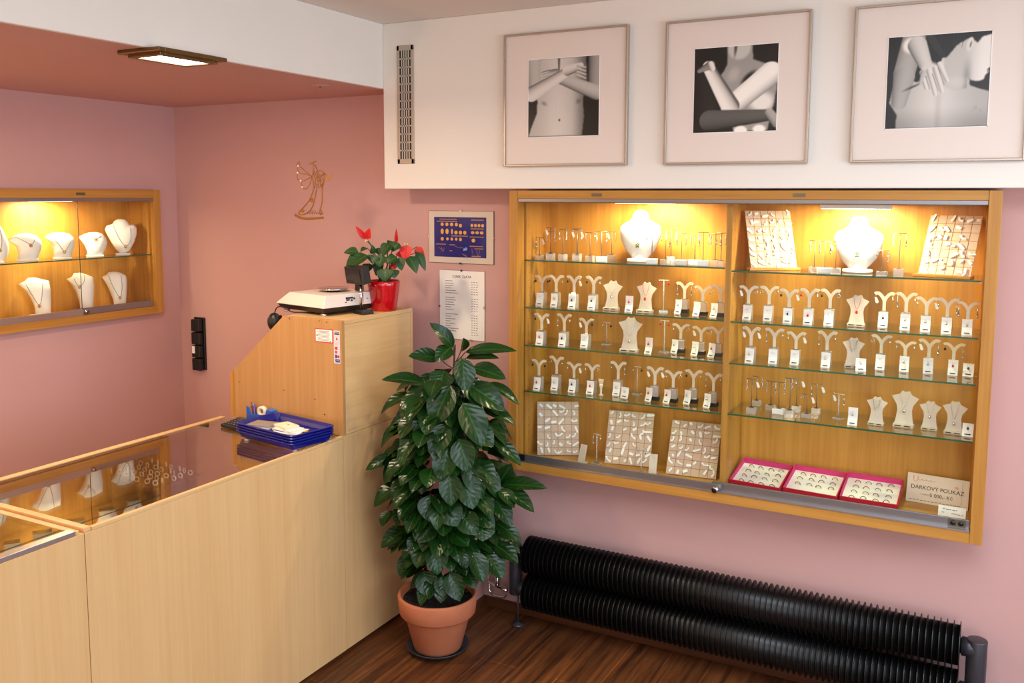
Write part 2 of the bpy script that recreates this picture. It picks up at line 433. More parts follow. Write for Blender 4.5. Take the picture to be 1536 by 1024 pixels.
w.node_tree.nodes['Background'].inputs['Color'].default_value = (.85,.92,1,1)
w.node_tree.nodes['Background'].inputs['Strength'].default_value = .4
S.view_settings.view_transform = 'Standard'; S.view_settings.look = 'None'
S.view_settings.exposure = .05; S.view_settings.gamma = 1
try: S.view_settings.use_curve_mapping = False
except Exception: pass
S.cycles.use_denoising = True
S.cycles.max_bounces = 10; S.cycles.diffuse_bounces = 5; S.cycles.transparent_max_bounces = 40
S.cycles.caustics_reflective = False; S.cycles.caustics_refractive = False
S.cycles.sample_clamp_indirect = 6

# ---------------------------------------------------------------- ceiling fittings, vent
t = thing('recessed_ceiling_lamp', 'brass-framed recessed square lamp glowing in the pink lowered ceiling', 'lamp', (1.53,-1.35,ZP))
f = MB()
for a0, a1, c0, c1 in ((-.10,.10,-.15,-.125),(-.10,.10,.125,.15),(-.10,-.075,-.125,.125),(.075,.10,-.125,.125)): f.box(a0,c0,-.014, a1,c1,0)
fr = f.build('frame', BRASS, t, bev=.003)
MB().box(-.075,-.125,-.004, .075,.125,0).build('backing', WHITEPL, t)
f = MB()
for a0, a1, c0, c1 in ((-.078,.078,-.125,-.105),(-.078,.078,.105,.125),(-.078,-.06,-.105,.105),(.06,.078,-.105,.105)): f.box(a0,c0,-.024, a1,c1,-.004)
f.build('inner_frame', BRASS, t, bev=.002)
MB().box(-.06,-.105,-.02, .06,.105,-.012).build('diffuser', GLOW, t)
t = thing('ceiling_cap', 'small round white cap on the pink ceiling above the hanging wire angel', 'ceiling cap', (1.40,-.429,ZP))
MB().lathe([(.039,0),(.039,-.002),(.034,-.005),(.004,-.006)], n=28).build('cover', plain('dusty_pink_plastic', (196,150,140), .6), t)
MB().lathe([(.004,-.006),(.004,-.010),(.002,-.011)], n=10).build('hook', BRASS, t)

t = thing('ventilation_grille', 'tall narrow metal ventilation grille on the white soffit', 'vent', (1.697,-.2,2.344))
f = MB(); W, H = .0445, .2605
f.box(-W,-.006,-H, -W+.014,0,H).box(W-.014,-.006,-H, W,0,H).box(-W,-.006,H-.022, W,0,H).box(-W,-.006,-H, W,0,-H+.022)
f.build('frame', plain('satin_grille_metal', (186,170,152), .45, .35), t, bev=.0015)
f = MB(); x0, x1 = -W+.014, W-.014; n = 5; step = (x1-x0)/n
for i in range(1, n): f.box(x0+i*step-.0024,-.0055,-H+.02, x0+i*step+.0024,-.001,H-.02)
zz = np.linspace(-H+.022, H-.022, 14)
for z in zz[1:-1]: f.box(x0,-.0055,z-.003, x1,-.001,z+.003)
f.build('slats', plain('grille_slat_metal', (206,192,176), .45, .2), t)
MB().box(x0-.002,-.0015,-H+.02, x1+.002,-.0003,H-.02).build('dark_opening', BLACK, t)

# ---------------------------------------------------------------- framed photographs on the soffit
def sm(e0, e1, x):
    t = np.clip((x-e0)/(e1-e0), 0, 1); return t*t*(3-2*t)
class Pic:
    def __init__(s, w, h, bg):
        s.y, s.x = np.mgrid[0:h, 0:w]; s.x = s.x/(w-1); s.y = s.y/(h-1); s.im = np.full((h, w), float(bg))
    def blend(s, mask, lum): s.im = s.im*(1-mask)+lum*mask
    def capsule(s, p0, p1, r0, r1, lum, light=.35, soft=.012, floor=.42):
        """a limb: tapered capsule shaded round its axis"""
        dx, dy = p1[0]-p0[0], p1[1]-p0[1]; L2 = dx*dx+dy*dy; L = math.sqrt(L2)
        t = np.clip(((s.x-p0[0])*dx+(s.y-p0[1])*dy)/L2, 0, 1)
        ex = s.x-(p0[0]+t*dx); ey = s.y-(p0[1]+t*dy); d = np.sqrt(ex*ex+ey*ey); r = r0+(r1-r0)*t
        side = (ex*(-dy)+ey*dx)/L/r
        sh = floor+(1-floor)*np.sqrt(np.clip(1-(side*.9+light)**2*.8, 0, 1))
        s.blend(1-sm(r-soft, r+soft*.4, d), lum*sh)
    def ellipse(s, c, rx, ry, lum, soft=.15, a=0, k=1):
        ca, sa = math.cos(a), math.sin(a); ex = s.x-c[0]; ey = s.y-c[1]
        u = (ex*ca+ey*sa)/rx; v = (-ex*sa+ey*ca)/ry; d = np.sqrt(u*u+v*v)
        s.blend((1-sm(1-soft, 1, d))*k, lum)
    def poly(s, pts, lum, soft=.0):
        ins = np.zeros_like(s.im, dtype=bool); n = len(pts)
        for i in range(n):
            x0, y0 = pts[i]; x1, y1 = pts[(i+1) % n]
            if y0 == y1: continue
            c = ((y0 > s.y) != (y1 > s.y)) & (s.x < (x1-x0)*(s.y-y0)/(y1-y0)+x0); ins ^= c
        m = ins.astype(float)
        for _ in range(2): m = (m+np.roll(m, 1, 0)+np.roll(m, -1, 0)+np.roll(m, 1, 1)+np.roll(m, -1, 1))/5
        s.blend(m, lum)
def photo_crossed_arms():
    p = Pic(110, 120, .035)
    g = .62+.1*np.exp(-((p.x-.42)/.25)**2)-.25*sm(.6, .85, p.x)
    p.poly([(.16,0),(.82,0),(.84,.3),(.78,.55),(.80,.75),(.77,1),(.0,1),(.04,.88),(.12,.7),(.13,.55),(.1,.3)], g)
    p.ellipse((.23,.57), .07, .04, .42, .9, .5, .6); p.ellipse((.72,.56), .06, .05, .34, .9, -.5, .6)
    p.ellipse((.40,.68), .02, .22, .7, .9, 0, .35)
    p.capsule((.04,-.1), (.07,.36), .13, .11, .66); p.capsule((.97,-.1), (.95,.4), .13, .11, .58)
    p.capsule((.44,.0), (.44,.2), .02, .012, .38)
    p.capsule((.96,.46), (.48,.27), .1, .07, .66, -.3); p.capsule((.4,.2), (.22,.2), .07, .05, .68)
    for i in range(4): p.capsule((.2,.15+.035*i), (.29,.13+.035*i), .016, .014, .7)
    p.capsule((.05,.44), (.58,.17), .105, .062, .76, -.3); p.capsule((.56,.16), (.74,.12), .075, .05, .74)
    for i in range(4): p.capsule((.70,.11+.04*i), (.81,.14+.045*i), .019, .015, .7)
    p.ellipse((.45,.79), .022, .026, .3, .8)
    return p.im
def photo_folded_arm():
    p = Pic(110, 112, .03)
    p.poly([(.4,-.02),(.7,-.02),(.71,.16),(.86,.22),(.98,.26),(1,.5),(.95,.75),(.9,1),(.5,1),(.4,.7),(.26,.4),(.36,.28),(.4,.2)], .55)
    p.ellipse((.54,.02), .16, .16, .68, .3); p.ellipse((.50,.0), .03, .18, .1, .9, .1, .7)
    p.ellipse((.48,.33), .1, .14, .62, .8, .5); p.ellipse((.66,.38), .16, .07, .07, .8, -.75, .9)
    p.capsule((.12,.3), (.2,.9), .1, .12, .12); p.ellipse((.82,.66), .2, .16, .8, .6)
    p.capsule((.92,.34), (.46,.7), .14, .125, .86, -.2); p.capsule((.45,.7), (.17,.22), .115, .075, .82, .45)
    p.capsule((.2,.2), (.06,.26), .055, .03, .5); p.capsule((.2,.19), (.22,.24), .04, .04, .8)
    p.capsule((.2,.86), (.9,.82), .13, .07, .34, .3, .012, .3); p.capsule((.92,.8), (1.0,.9), .06, .07, .6)
    p.ellipse((.58,.99), .1, .07, .85, .4); p.ellipse((.8,.98), .1, .07, .86, .5)
    return p.im
def photo_back():
    p = Pic(150, 138, .03)
    g = .60+.12*np.exp(-((p.x-.5)/.28)**2)-.10*sm(.75, 1, p.y)-.05*np.exp(-((p.x-.52)/.03)**2)*sm(.5, .7, p.y)
    p.poly([(.03,.72),(.06,.55),(.14,.44),(.3,.5),(.5,.4),(.55,.2),(.72,.1),(.8,.4),(.82,.56),(1,.63),(1.02,1.02),(.1,1.02),(.11,.85)], g)
    p.capsule((.27,-.06), (.17,.40), .12, .115, .60, .1); p.capsule((.17,.44), (.13,.72), .115, .08, .60, .2)
    p.ellipse((.26,.55), .15, .022, .22, .9, -.42, .75)
    # neck and turned head
    p.poly([(.55,.55),(.56,.28),(.62,.16),(.80,.05),(1.01,.02),(1.01,.38),(.975,.40),(.985,.44),(.955,.47),(.95,.505),(.90,.525),(.83,.515),(.785,.47),(.79,.585),(.70,.62)], .66+.12*sm(.72, .95, p.x)-.16*np.exp(-((p.x-.785)/.035)**2)*sm(.2, .5, p.y))
    p.ellipse((.67,.52), .16, .09, .70, .9, 0, .8)
    p.poly([(.81,.535),(.90,.545),(.965,.515),(.965,.475),(1.01,.43),(1.01,.615),(.90,.595)], .03)
    p.poly([(.36,-.01),(.41,.10),(.47,.19),(.53,.25),(.575,.255),(.62,.20),(.67,.13),(.74,.05),(.80,.055),(.87,.115),(.91,.055),(1.01,.03),(1.01,-.01)], .07)
    for i in range(11): p.capsule((.40+.035*i,-.02), (.46+.026*i,.17+.05*math.sin(i*.6)), .006, .003, .2)
    for i in range(5): p.capsule((.36+.02*i,.0), (.52+.012*i,.24), .004, .002, .5)
    p.ellipse((.80,.125), .036, .085, .74, .3, .2); p.ellipse((.805,.13), .014, .05, .42, .8, .2); p.ellipse((.985,.42), .02, .03, .45, .8)
    # wrist and hand laid on the neck
    p.ellipse((.22,.10), .10, .11, .80, .5); p.capsule((.29,.10), (.37,.30), .10, .075, .72, .3)
    p.ellipse((.43,.38), .115, .12, .72, .5)
    for a, e in (((.35,.40),(.40,.57)),((.42,.38),(.49,.64)),((.48,.36),(.555,.61)),((.52,.32),(.60,.50))): p.capsule(a, e, .034, .022, .76, .3)
    for a, e in (((.385,.44),(.43,.58)),((.45,.42),(.515,.60)),((.505,.36),(.57,.54))): p.capsule(a, e, .006, .004, .36)
    p.capsule((.36,.40), (.335,.52), .03, .02, .66)
    p.ellipse((.88,.80), .03, .045, .52, .8, .3, .4); p.ellipse((.93,.83), .014, .025, .5, .8, 0, .4)
    return p.im
def framed_photo(label, x0, x1, z0, z1, px0, px1, pz0, pz1, im):
    t = thing('framed_photograph', label, 'picture', ((x0+x1)/2, DB, (z0+z1)/2), 0, 'framed photographs on the soffit')
    w, h = (x1-x0)/2, (z1-z0)/2; cx, cz = (x0+x1)/2, (z0+z1)/2
    f = MB(); b = .0085
    f.box(-w,-.022,-h, -w+b,0,h).box(w-b,-.022,-h, w,0,h).box(-w+b,-.022,h-b, w-b,0,h).box(-w+b,-.022,-h, w-b,0,-h+b)
    f.build('frame', plain('champagne_frame_metal', (186,170,154), .38, .7) if 'champagne_frame_metal' not in bpy.data.materials else bpy.data.materials['champagne_frame_metal'], t, bev=.0015)
    MB().box(-w+b,-.014,-h+b, w-b,-.004,h-b).build('mat_board', MAT, t)
    # the print: a fine grid carrying the picture's tones
    im = np.clip(im, 0, 1); hh, ww = im.shape
    X = np.linspace(px0-cx, px1-cx, ww); Z = np.linspace(pz1-cz, pz0-cz, hh)
    vs = np.stack([np.tile(X, hh), np.full(hh*ww, -.0146), np.repeat(Z, ww)], 1)
    i = np.arange((hh-1)*(ww-1)); r, c = i//(ww-1), i % (ww-1); a = r*ww+c
    fs = np.stack([a+ww, a+ww+1, a+1, a], 1)
    me = bpy.data.meshes.new('photo_print'); me.from_pydata(vs.tolist(), [], fs.tolist())
    col = me.color_attributes.new('Col', 'FLOAT_COLOR', 'POINT')
    L = np.clip(im.ravel()**2.5*1.55, 0, 1)
    col.data.foreach_set('color', np.stack([L*.97+.004, L*.90+.0025, L*.80+.002, np.ones_like(L)], 1).astype(np.float32).ravel())
    me.materials.append(PHOTO)
    o = bpy.data.objects.new('photo_print', me); COL.objects.link(o); o.parent = t
    f = MB(); q = .0022; a0, a1, c0, c1 = px0-cx, px1-cx, pz0-cz, pz1-cz
    f.box(a0-q,-.0152,c0-q, a0,-.0138,c1+q).box(a1,-.0152,c0-q, a1+q,-.0138,c1+q).box(a0-q,-.0152,c1, a1+q,-.0138,c1+q).box(a0-q,-.0152,c0-q, a1+q,-.0138,c0)
    f.build('window_bevel', PAPER, t)
framed_photo('framed black and white photograph of a torso with forearms crossed over the chest', 2.207,2.7585,2.0635,2.6055, 2.321,2.637,2.183,2.496, photo_crossed_arms())
framed_photo('framed black and white photograph of a shoulder and bent elbow on black', 2.911,3.448,2.061,2.599, 3.0245,3.3335,2.18,2.4905, photo_folded_arm())
framed_photo('framed black and white photograph of a bare back with a hand on the neck', 3.592,4.13,2.0595,2.592, 3.7025,4.0145,2.1735,2.4795, photo_back())

# ---------------------------------------------------------------- clip-framed sheets on the pink wall
t = thing('clip_frame', 'landscape clip frame with deep blue hallmark chart on the pink wall', 'picture', (1.8635,0,1.749))
MB().box(-.174,-.008,-.1205, .174,-.002,.1205).build('mat_board', plain('grey_white_mat', (214,200,182), .6), t)
MB().box(-.176,-.0025,-.1225, .176,0,.1225).build('backing', plain('brown_hardboard', (120,90,64), .8), t)
MB().box(-.145,-.0088,-.093, .138,-.0078,.093).build('blue_print', BLUEINK, t)
pr = MB()
def coin(x, z, r=.0085, h=None):
    pr.prism([(x+r*math.cos(2*PI*k/14), z+(h or r)*math.sin(2*PI*k/14)) for k in range(14)][::-1], -.0094, -.0087)
for i in range(4): coin(-.100+.026*i, .059)
coin(.000,.054)
for i in range(3): coin(-.100+.027*i, .026, .0085 if i < 2 else .005, .013)
for i in range(3): coin(-.024+.024*i, .022, .009)
coin(-.1,-.009); coin(-.071,-.009,.007); coin(-.047,-.009,.007); coin(-.023,-.009,.007); coin(.0,-.010,.008)
for i in range(4): coin(.062+.019*i,.056,.0075)
for i in range(3): coin(.066+.024*i,.023,.0095,.007)
coin(.07,-.013,.01,.009)
pr.build('gold_marks', GOLDP, t)
pr = MB(); 
for x0, x1, z in ((-.115,-.02,.083),(.058,.125,.081),(-.13,-.018,.073),(.055,.125,.0405),(-.05,.04,.006),(.05,.125,.003),(-.135,-.08,-.034),(-.06,-.03,-.036),(.05,.12,-.04),(.075,.123,-.051),(.06,.108,-.092+.006),(-.06,-.045,-.064)):
    pr.box(x0,-.0092,z-.0022, x1,-.0087,z+.0022)
for x0, z0, x1, z1 in ((-.12,-.05,-.098,-.062),(-.105,-.048,-.1,-.07),(-.09,-.05,-.094,-.072),(.085,-.058,.095,-.082),(.104,-.058,.096,-.084),(.062,-.05,.064,-.078),(-.03,-.042,.0,-.05),(.0,-.045,.02,-.052),(.008,-.076,.035,-.085),(.015,-.082,.036,-.09)):
    pr.tube([(x0,-.0088,z0),(x1,-.0088,z1)], .0011, 6)
pr.build('gold_lines', plain('faded_gold_print', (170,124,90), .5), t)
MB().prism([(.012,-.062),(.034,-.06),(.037,-.05),(.03,-.045),(.02,-.052)][::-1], -.0094, -.0087).build('pale_blue_mark', plain('pale_blue_print', (120,160,220), .5), t)
for x, z, a, b in ((0,.121,.006,.004),(0,-.121,.006,.004),(-.174,0,.003,.005),(.174,0,.003,.005)): MB().box(x-a,-.0105,z-b, x+a,0,z+b).build('clip', STEEL, t)
t = thing('clip_frame', 'portrait clip frame holding a white typed price list, below the blue chart', 'picture', (1.868,0,1.4315))
MB().box(-.1235,-.0025,-.163, .1235,0,.163).build('backing', bpy.data.materials['brown_hardboard'], t)
MB().box(-.122,-.006,-.1615, .122,-.002,.1615).build('paper_sheet', PAPER, t)
text('CENÍK ZLATA', .0165, (0,-.0063,.133), (PI/2,0,0), INK, 'title', t)
pr = MB(); z = .112
for grp in (6,6,9):
    for i in range(grp):
        x = -.09; end = -.09+rnd(.022,.075)
        while x < end:
            d = rnd(.004,.012); pr.box(x,-.0066,z-.0014, min(x+d, end),-.0058,z+.0014); x += d+.0015
        x = .052
        for k in range(3):
            d = rnd(.006,.009); pr.box(x,-.0066,z-.0036, x+d,-.0058,z-.0008); x += d+.006
        z -= .0113
    z -= .0105
pr.build('price_lines', GINK, t)
for x, zc, a, b in ((0,.162,.005,.004),(.05,-.162,.005,.004),(-.122,-.01,.003,.005),(.122,-.005,.004,.006)): MB().box(x-a,-.009,zc-b, x+a,0,zc+b).build('clip', STEEL, t)

# ---------------------------------------------------------------- wall sockets
t = thing('wall_socket', 'black four-gang socket strip on the pink wall beside the corner', 'socket', (.153,0,1.114))
MB().box(-.04,-.012,-.148, .04,0,.148).build('back_plate', BLACK, t, bev=.004)
for i in range(4):
    c = MB().box(-.036,-.04,.105-.0735*i-.034, .03,-.011,.105-.0735*i+.034).build('socket_module', BLACK, t, bev=.006)
    if i == 2: MB().box(-.030,-.0412,-.052, -.008,-.0398,-.012).build('white_sticker', PAPER, c)

# ---------------------------------------------------------------- hanging wire angel
t = thing('hanging_wire_angel', 'gold wire angel blowing a horn, hung on a thread from the ceiling', 'ornament', (1.40,-.43,1.96), yaw)
W = {'arm': [(-.054,2.078),(-.037,2.085),(-.021,2.093)],
'robe': [(-.037,2.085),(-.034,2.051),(-.043,2.026),(-.035,1.981),(-.04,1.957),(-.054,1.921),(-.086,1.884),(-.109,1.863),(-.099,1.855),(-.077,1.857),(-.052,1.875),(-.038,1.902),(-.023,1.969)],
'robe2': [(-.03,2.078),(-.021,2.057),(-.01,2.03),(-.006,2.005),(.001,1.972),(.002,1.933),(-.001,1.902),(-.009,1.881)],
'wing': [(-.043,2.026),(-.07,2.044),(-.089,2.064),(-.103,2.068),(-.112,2.071),(-.098,2.094),(-.095,2.071)],
'wing2': [(-.043,2.026),(-.07,2.035),(-.104,2.038),(-.106,2.065)], 'wing3': [(-.043,2.026),(-.065,2.011),(-.092,1.999),(-.11,2.014),(-.108,2.035)],
'wing4': [(-.043,2.026),(-.05,1.996),(-.066,1.969),(-.084,1.969),(-.091,1.996)],
'horn': [(-.025,2.042),(-.012,2.052),(.006,2.046),(.024,2.028)], 'bodice': [(-.022,2.02),(.003,2.03),(.013,2.039),(.011,2.005),(.001,1.972)],
'rock': [(-.124,1.855),(-.099,1.84),(-.068,1.835),(.005,1.842)], 'curl': [(-.054,1.918),(-.041,1.93),(-.044,1.911),(-.053,1.914),(-.047,1.924)],
'curl2': [(-.098,1.869),(-.081,1.879),(-.085,1.866),(-.095,1.869),(-.089,1.875)], 'foot': [(-.009,1.881),(-.014,1.86),(-.001,1.854),(-.006,1.878)],
'mesh': [(-.034,2.048),(-.022,2.02),(-.034,2.005),(-.02,1.981),(-.01,1.999),(-.028,2.026),(-.013,2.017)]}
def smooth(pts, k=2):
    for _ in range(k):
        q = [pts[0]]
        for a, c in zip(pts, pts[1:]): q += [tuple(.75*u+.25*v for u, v in zip(a, c)), tuple(.25*u+.75*v for u, v in zip(a, c))]
        pts = q+[pts[-1]]
    return pts
P3 = lambda pts: [(x, 0, z-1.96) for x, z in pts]
bodyw = MB()
for k in ('robe','robe2','foot','bodice','mesh','curl','curl2','arm'): bodyw.tube(P3(smooth(W[k])), .0019 if k == 'mesh' else .0028, 6)
for k in range(5):
    bodyw.tube([(-.040+.009*k,.001,.090-.004*k),(-.026+.008*k,.001,.045),(-.034+.008*k,.001,.012)], .0014, 5)
for k in range(7): bodyw.tube([(-.066+.010*k,.001,-.103+.002*(k % 2)),(-.061+.010*k,.001,-.088+.006*math.sin(k)),(-.056+.010*k,.001,-.103)], .0014, 5)
bodyw.build('body_wire', DGOLD, t)
m = MB()
for k in ('wing','wing2','wing3','wing4'): m.tube(P3(smooth(W[k])), .002, 6)
m.build('wing', DGOLD, t)
m = MB().tube(P3(smooth(W['horn'])), .0018, 6); m.prism([(.022,.0675),(.051,.073),(.029,.046)], -.002, .002); m.build('horn', DGOLD, t)
m = MB().ribbon([(x, z-1.96) for x, z in smooth(W['rock'])], .0055, -.003, .003); m.build('rocker_base', plain('brown_gold_band', (128,80,24), .45, .6), t)
PEARL = plain('pearl', (250,226,190), .15)
for x, z in ((-.104,2.07),(-.106,2.04),(-.094,2.005),(-.087,1.977)): MB().ball((x,-.003,z-1.96), .0042).build('pearl', PEARL, t)
MB().tube([(-.036,0,.125),(-.012,0,ZP-1.96-.011)], .0004, 5).build('thread', plain('clear_thread', (190,140,110), .5), t)

# ---------------------------------------------------------------- large oak wall case
YD, YB = -.18, .12                       # front and back planes
X0, X1, Z0, Z1 = 2.2136, 4.0724, .7435, 1.9635
t = thing('display_case', 'large oak wall display case with glass shelves full of jewellery', 'display case', (0,0,0))
MB().box(X0,YD,Z0, X0+.038,YB+.02,Z1).build('side_panel', OAKZ, t, bev=.0015)
MB().box(X1-.04,YD,Z0, X1,YB+.02,Z1).build('side_panel', OAKZ, t, bev=.0015)
rail = MB().box(X0+.039,YD+.002,1.93, X1-.041,YD+.05,Z1).build('top_rail', OAKX, t, bev=.001)
for x in (2.617, 3.417): 
    p = MB().box(x-.022,YD-.0005,1.940, x+.022,YD+.003,1.952).build('number_plate', PLATEM, rail)
MB().box(X0+.038,YD+.05,1.912, X1-.04,YB+.02,1.94).build('top_panel', OAKX, t)
MB().box(X0+.039,YD+.002,Z0, X1-.041,YD+.03,.787).build('bottom_rail', OAKX, t, bev=.001)
MB().box(X0+.038,YD+.03,.77, X1-.04,YB+.02,.79).build('base_panel', OAKX, t)
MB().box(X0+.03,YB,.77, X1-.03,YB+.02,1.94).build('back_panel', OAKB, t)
MB().box(2.255,-.112,.79, 2.262,YB,1.912).build('side_liner', OAKZ, t)
MB().box(4.026,-.112,.79, 4.0325,YB,1.912).build('side_liner', OAKZ, t)
MB().box(3.139,-.128,.79, 3.163,YB,1.912).build('divider', OAKZ, t, bev=.001)
m = MB()
for x, s in ((2.262,1),(3.139,-1),(3.163,1),(4.026,-1)):
    for y in (-.085, .085):
        for k in range(30):
            z = .86+.034*k
            m.prism([(y+.0022*math.cos(2*PI*a/8), z+.0022*math.sin(2*PI*a/8)) for a in range(8)], x-.0003*s, x+.0004*s, 'x')
m.build('shelf_pin_holes', BLACK, t)
m = MB().box(X0+.039,YD+.006,1.915, X1-.041,YD+.045,1.93).build('top_track', ALUD, t, bev=.001)
tr = MB().box(X0+.04,YD+.004,.787, 3.16,YD+.012,.818).build('door_rail', ALUD, t, bev=.001)
MB().box(3.118,YD+.016,.787, X1-.042,YD+.024,.822).build('door_rail', ALUD, t, bev=.001)
MB().box(X0+.04,YD-.001,.784, X1-.042,YD+.03,.789).build('lower_track', ALU, t)
MB().box(2.266,YD-.0002,.789, 2.292,YD+.004,.817).build('end_bracket', BLACK, t)
k = MB(); k.tube([(3.14,YD+.004,.80),(3.14,YD-.022,.80)], .0125, 18); k.build('door_lock', STEEL, t)
MB().tube([(3.14,YD-.0221,.80),(3.14,YD-.0235,.80)], .008, 14).build('lock_face', BLACK, bpy.data.objects['door_lock'])
plate = MB().box(3.962,YD+.0132,.791, 4.018,YD+.0162,.821).build('lock_plate', PLATEM, t, bev=.001)
m = MB()
for x in (3.978, 4.003): m.tube([(x,YD+.0135,.806),(x,YD+.012,.806)], .009, 16)
m.build('keyhole', BLACK, plate)
MB().box(X0+.042,YD+.006,.817, 3.158,YD+.010,1.917).build('glass_door', PANE, t)
MB().box(3.122,YD+.018,.822, 4.012,YD+.022,1.917).build('glass_door', PANE, t)
for x0, x1, z in ((2.65,2.91,1.9125),(3.475,3.72,1.897)):
    l = MB().box(x0,-.08,z, x1,-.03,z+.015).build('case_lamp', WHITEPL, t, bev=.002)
    MB().box(x0+.006,-.076,z-.0013, x1-.006,-.034,z+.001).build('lamp_diffuser', GLOWC, l)
SHZ = {'L': (1.664,1.458,1.292,1.088), 'R': (1.654,1.456,1.293,1.091)}
shelf_names = ['top', 'second', 'third', 'fourth']
for h, (x0, x1) in (('L', (2.2635,3.1375)), ('R', (3.1645,4.0245))):
    for i, z in enumerate(SHZ[h]):
        s = MB().box(x0,-.128,z-.003, x1,.113,z+.003).build('glass_shelf', SHELF, t)
        s['label'] = f"{shelf_names[i]} glass shelf, {'left' if h == 'L' else 'right'} half of the case"
        MB().box(x0,-.1303,z-.003, x1,-.1281,z+.003).build('green_edge', SEDGE, s)
        m = MB()
        for x in (x0+.004, x1-.004):
            for y in (-.085,.085): m.box(x-.004,y-.004,z-.0085, x+.004,y+.004,z-.0032)
        m.build('shelf_pin', STEEL, s)

# ---------------------------------------------------------------- oak wall case behind the counter
t = thing('display_case', 'oak wall display case of white necklace busts behind the counter', 'display case', (0,0,0))
XD, XB = .05, -.145; YR, YL = -.157, -2.06; A0, A1 = 1.30, 1.967
MB().box(XB-.02,YR-.045,A0, XD,YR,A1).build('side_panel', OAKZ, t, bev=.0015)
MB().box(XB-.02,YL,A0, XD,YL+.045,A1).build('side_panel', OAKZ, t, bev=.0015)
rail = MB().box(XD-.05,YL+.046,1.925, XD-.002,YR-.046,A1).build('top_rail', OAKY, t, bev=.001)
MB().box(XD-.004,-.665,1.938, XD-.0005,-.615,1.952).build('number_plate', PLATEM, rail)
MB().box(XD-.03,YL+.046,A0, XD-.002,YR-.046,1.34).build('bottom_rail', OAKY, t, bev=.001)
MB().box(XB-.02,YL+.046,1.907, XD-.05,YR-.045,1.94).build('top_panel', OAKY, t)
MB().box(XB-.02,YL+.046,1.325, XD-.03,YR-.045,1.345).build('base_panel', OAKY, t)
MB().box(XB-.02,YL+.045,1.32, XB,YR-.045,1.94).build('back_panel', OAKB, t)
MB().box(XB,YR-.057,1.345, XD-.03,YR-.0455,1.907).build('side_liner', OAKZ, t)
m = MB()
for x in (-.115,-.01):
    for k in range(14):
        z = 1.40+.034*k; m.prism([(x+.0022*math.cos(2*PI*a/8), z+.0022*math.sin(2*PI*a/8)) for a in range(8)], YR-.0575, YR-.0568, 'y')
m.build('shelf_pin_holes', BLACK, t)
MB().box(XD-.045,YL+.046,1.908, XD-.004,YR-.047,1.925).build('top_track', ALUD, t, bev=.001)
MB().box(XD-.012,YL+.046,1.34, XD-.003,-.655,1.372).build('door_rail', ALU, t, bev=.001)
MB().box(XD-.024,-.70,1.34, XD-.016,YR-.06,1.374).build('door_rail', ALUD, t, bev=.001)
MB().box(XD-.010,YL+.05,1.372, XD-.006,-.657,1.91).build('glass_door', PANE, t)
MB().box(XD-.022,-.70,1.374, XD-.018,YR-.065,1.91).build('glass_door', PANE, t)
MB().box(XD-.0101,-.657,1.372, XD-.0059,-.6559,1.91).build('door_edge', GUN, t)
k = MB().tube([(XD-.016,-.632,1.357),(XD+.002,-.632,1.357)], .011, 18).build('door_lock', STEEL, t)
MB().tube([(XD+.002,-.632,1.357),(XD+.003,-.632,1.357)], .006, 14).build('lock_face', BLACK, k)
l = MB().box(-.055,-.86,1.9075, -.005,-.64,1.92).build('case_lamp', WHITEPL, t, bev=.002)
MB().box(-.051,-.854,1.9065, -.009,-.646,1.9085).build('lamp_diffuser', GLOWC, l)
s = MB().box(XB+.001,YL+.05,1.617, .03,YR-.058,1.623).build('glass_shelf', SHELF, t)
MB().box(.0301,YL+.05,1.617, .0318,YR-.058,1.623).build('green_edge', SEDGE, s)

# ---------------------------------------------------------------- counter units
XF = 1.7177; ZK = .95; YS = -1.915
def counter_unit(label, y0, y1, frame):
    t = thing('display_counter', label, 'counter', (0,0,0), 0, 'glass-topped counter units')
    MB().box(XF-.018,y0+.0012,.022, XF,y1-.0012,ZK-.0105).build('front_panel', BEECHZ, t, bev=.0008)
    MB().box(XF-.05,y0,.0, XF-.03,y1,.06).build('plinth', BLACK, t)
    MB().box(1.028,y0,.02, 1.046,y1,ZK-.004).build('back_panel', BEECHZ, t)
    MB().box(1.022,y0,ZK-.004, 1.052,y1,ZK+.003).build('back_strip', BEECHX, t, bev=.001)
    for y in (y0, y1-.018): MB().box(1.046,y,.02, XF-.018,y+.018,ZK-.009).build('side_panel', OAKX, t)
    MB().box(1.046,y0+.018,.72, XF-.018,y1-.018,.738).build('case_floor', DARKW, t)
    m = MB().box(1.0462,y0+.018,.738, 1.052,y1-.018,ZK-.012).box(XF-.024,y0+.018,.738, XF-.0182,y1-.018,ZK-.012)
    m.build('lining', DARKW, t)
    if frame:
        g = MB().box(1.06,y0,ZK-.008, XF-.034,y1-.034,ZK).build('glass_top', TOPG, t)
        MB().box(XF-.034,y0,ZK-.010, XF-.003,y1-.026,ZK+.004).build('aluminium_trim', ALU, t, bev=.001)
        MB().box(1.05,y1-.034,ZK-.010, XF-.004,y1-.014,ZK+.002).build('divider_strip', BEECHX, t, bev=.0015)
    else:
        g = MB().box(1.053,y0+.026,ZK-.008, XF-.016,y1-.001,ZK).build('glass_top', TOPG, t)
        MB().box(1.05,y0+.002,ZK-.010, XF-.004,y0+.025,ZK+.003).build('divider_strip', BEECHX, t, bev=.0015)
        MB().box(XF-.0145,y0+.026,ZK-.010, XF,y1-.001,ZK+.001).build('front_lip', BEECHX, t, bev=.0008)
    if not frame:
        l = MB().box(XF-.034,y0+.08,ZK-.0125, XF-.0245,y1-.08,ZK-.0085).build('added_light_strip', WHITEPL, t)  # unseen white bar added to go with the interior fill light
    return t
ca = counter_unit('near beech counter unit with aluminium-trimmed glass top, at the lower left edge', -3.3, YS, True)
cb = counter_unit('long beech counter unit with dark glass top between the divider strip and the till cabinet', YS, -.703, False)
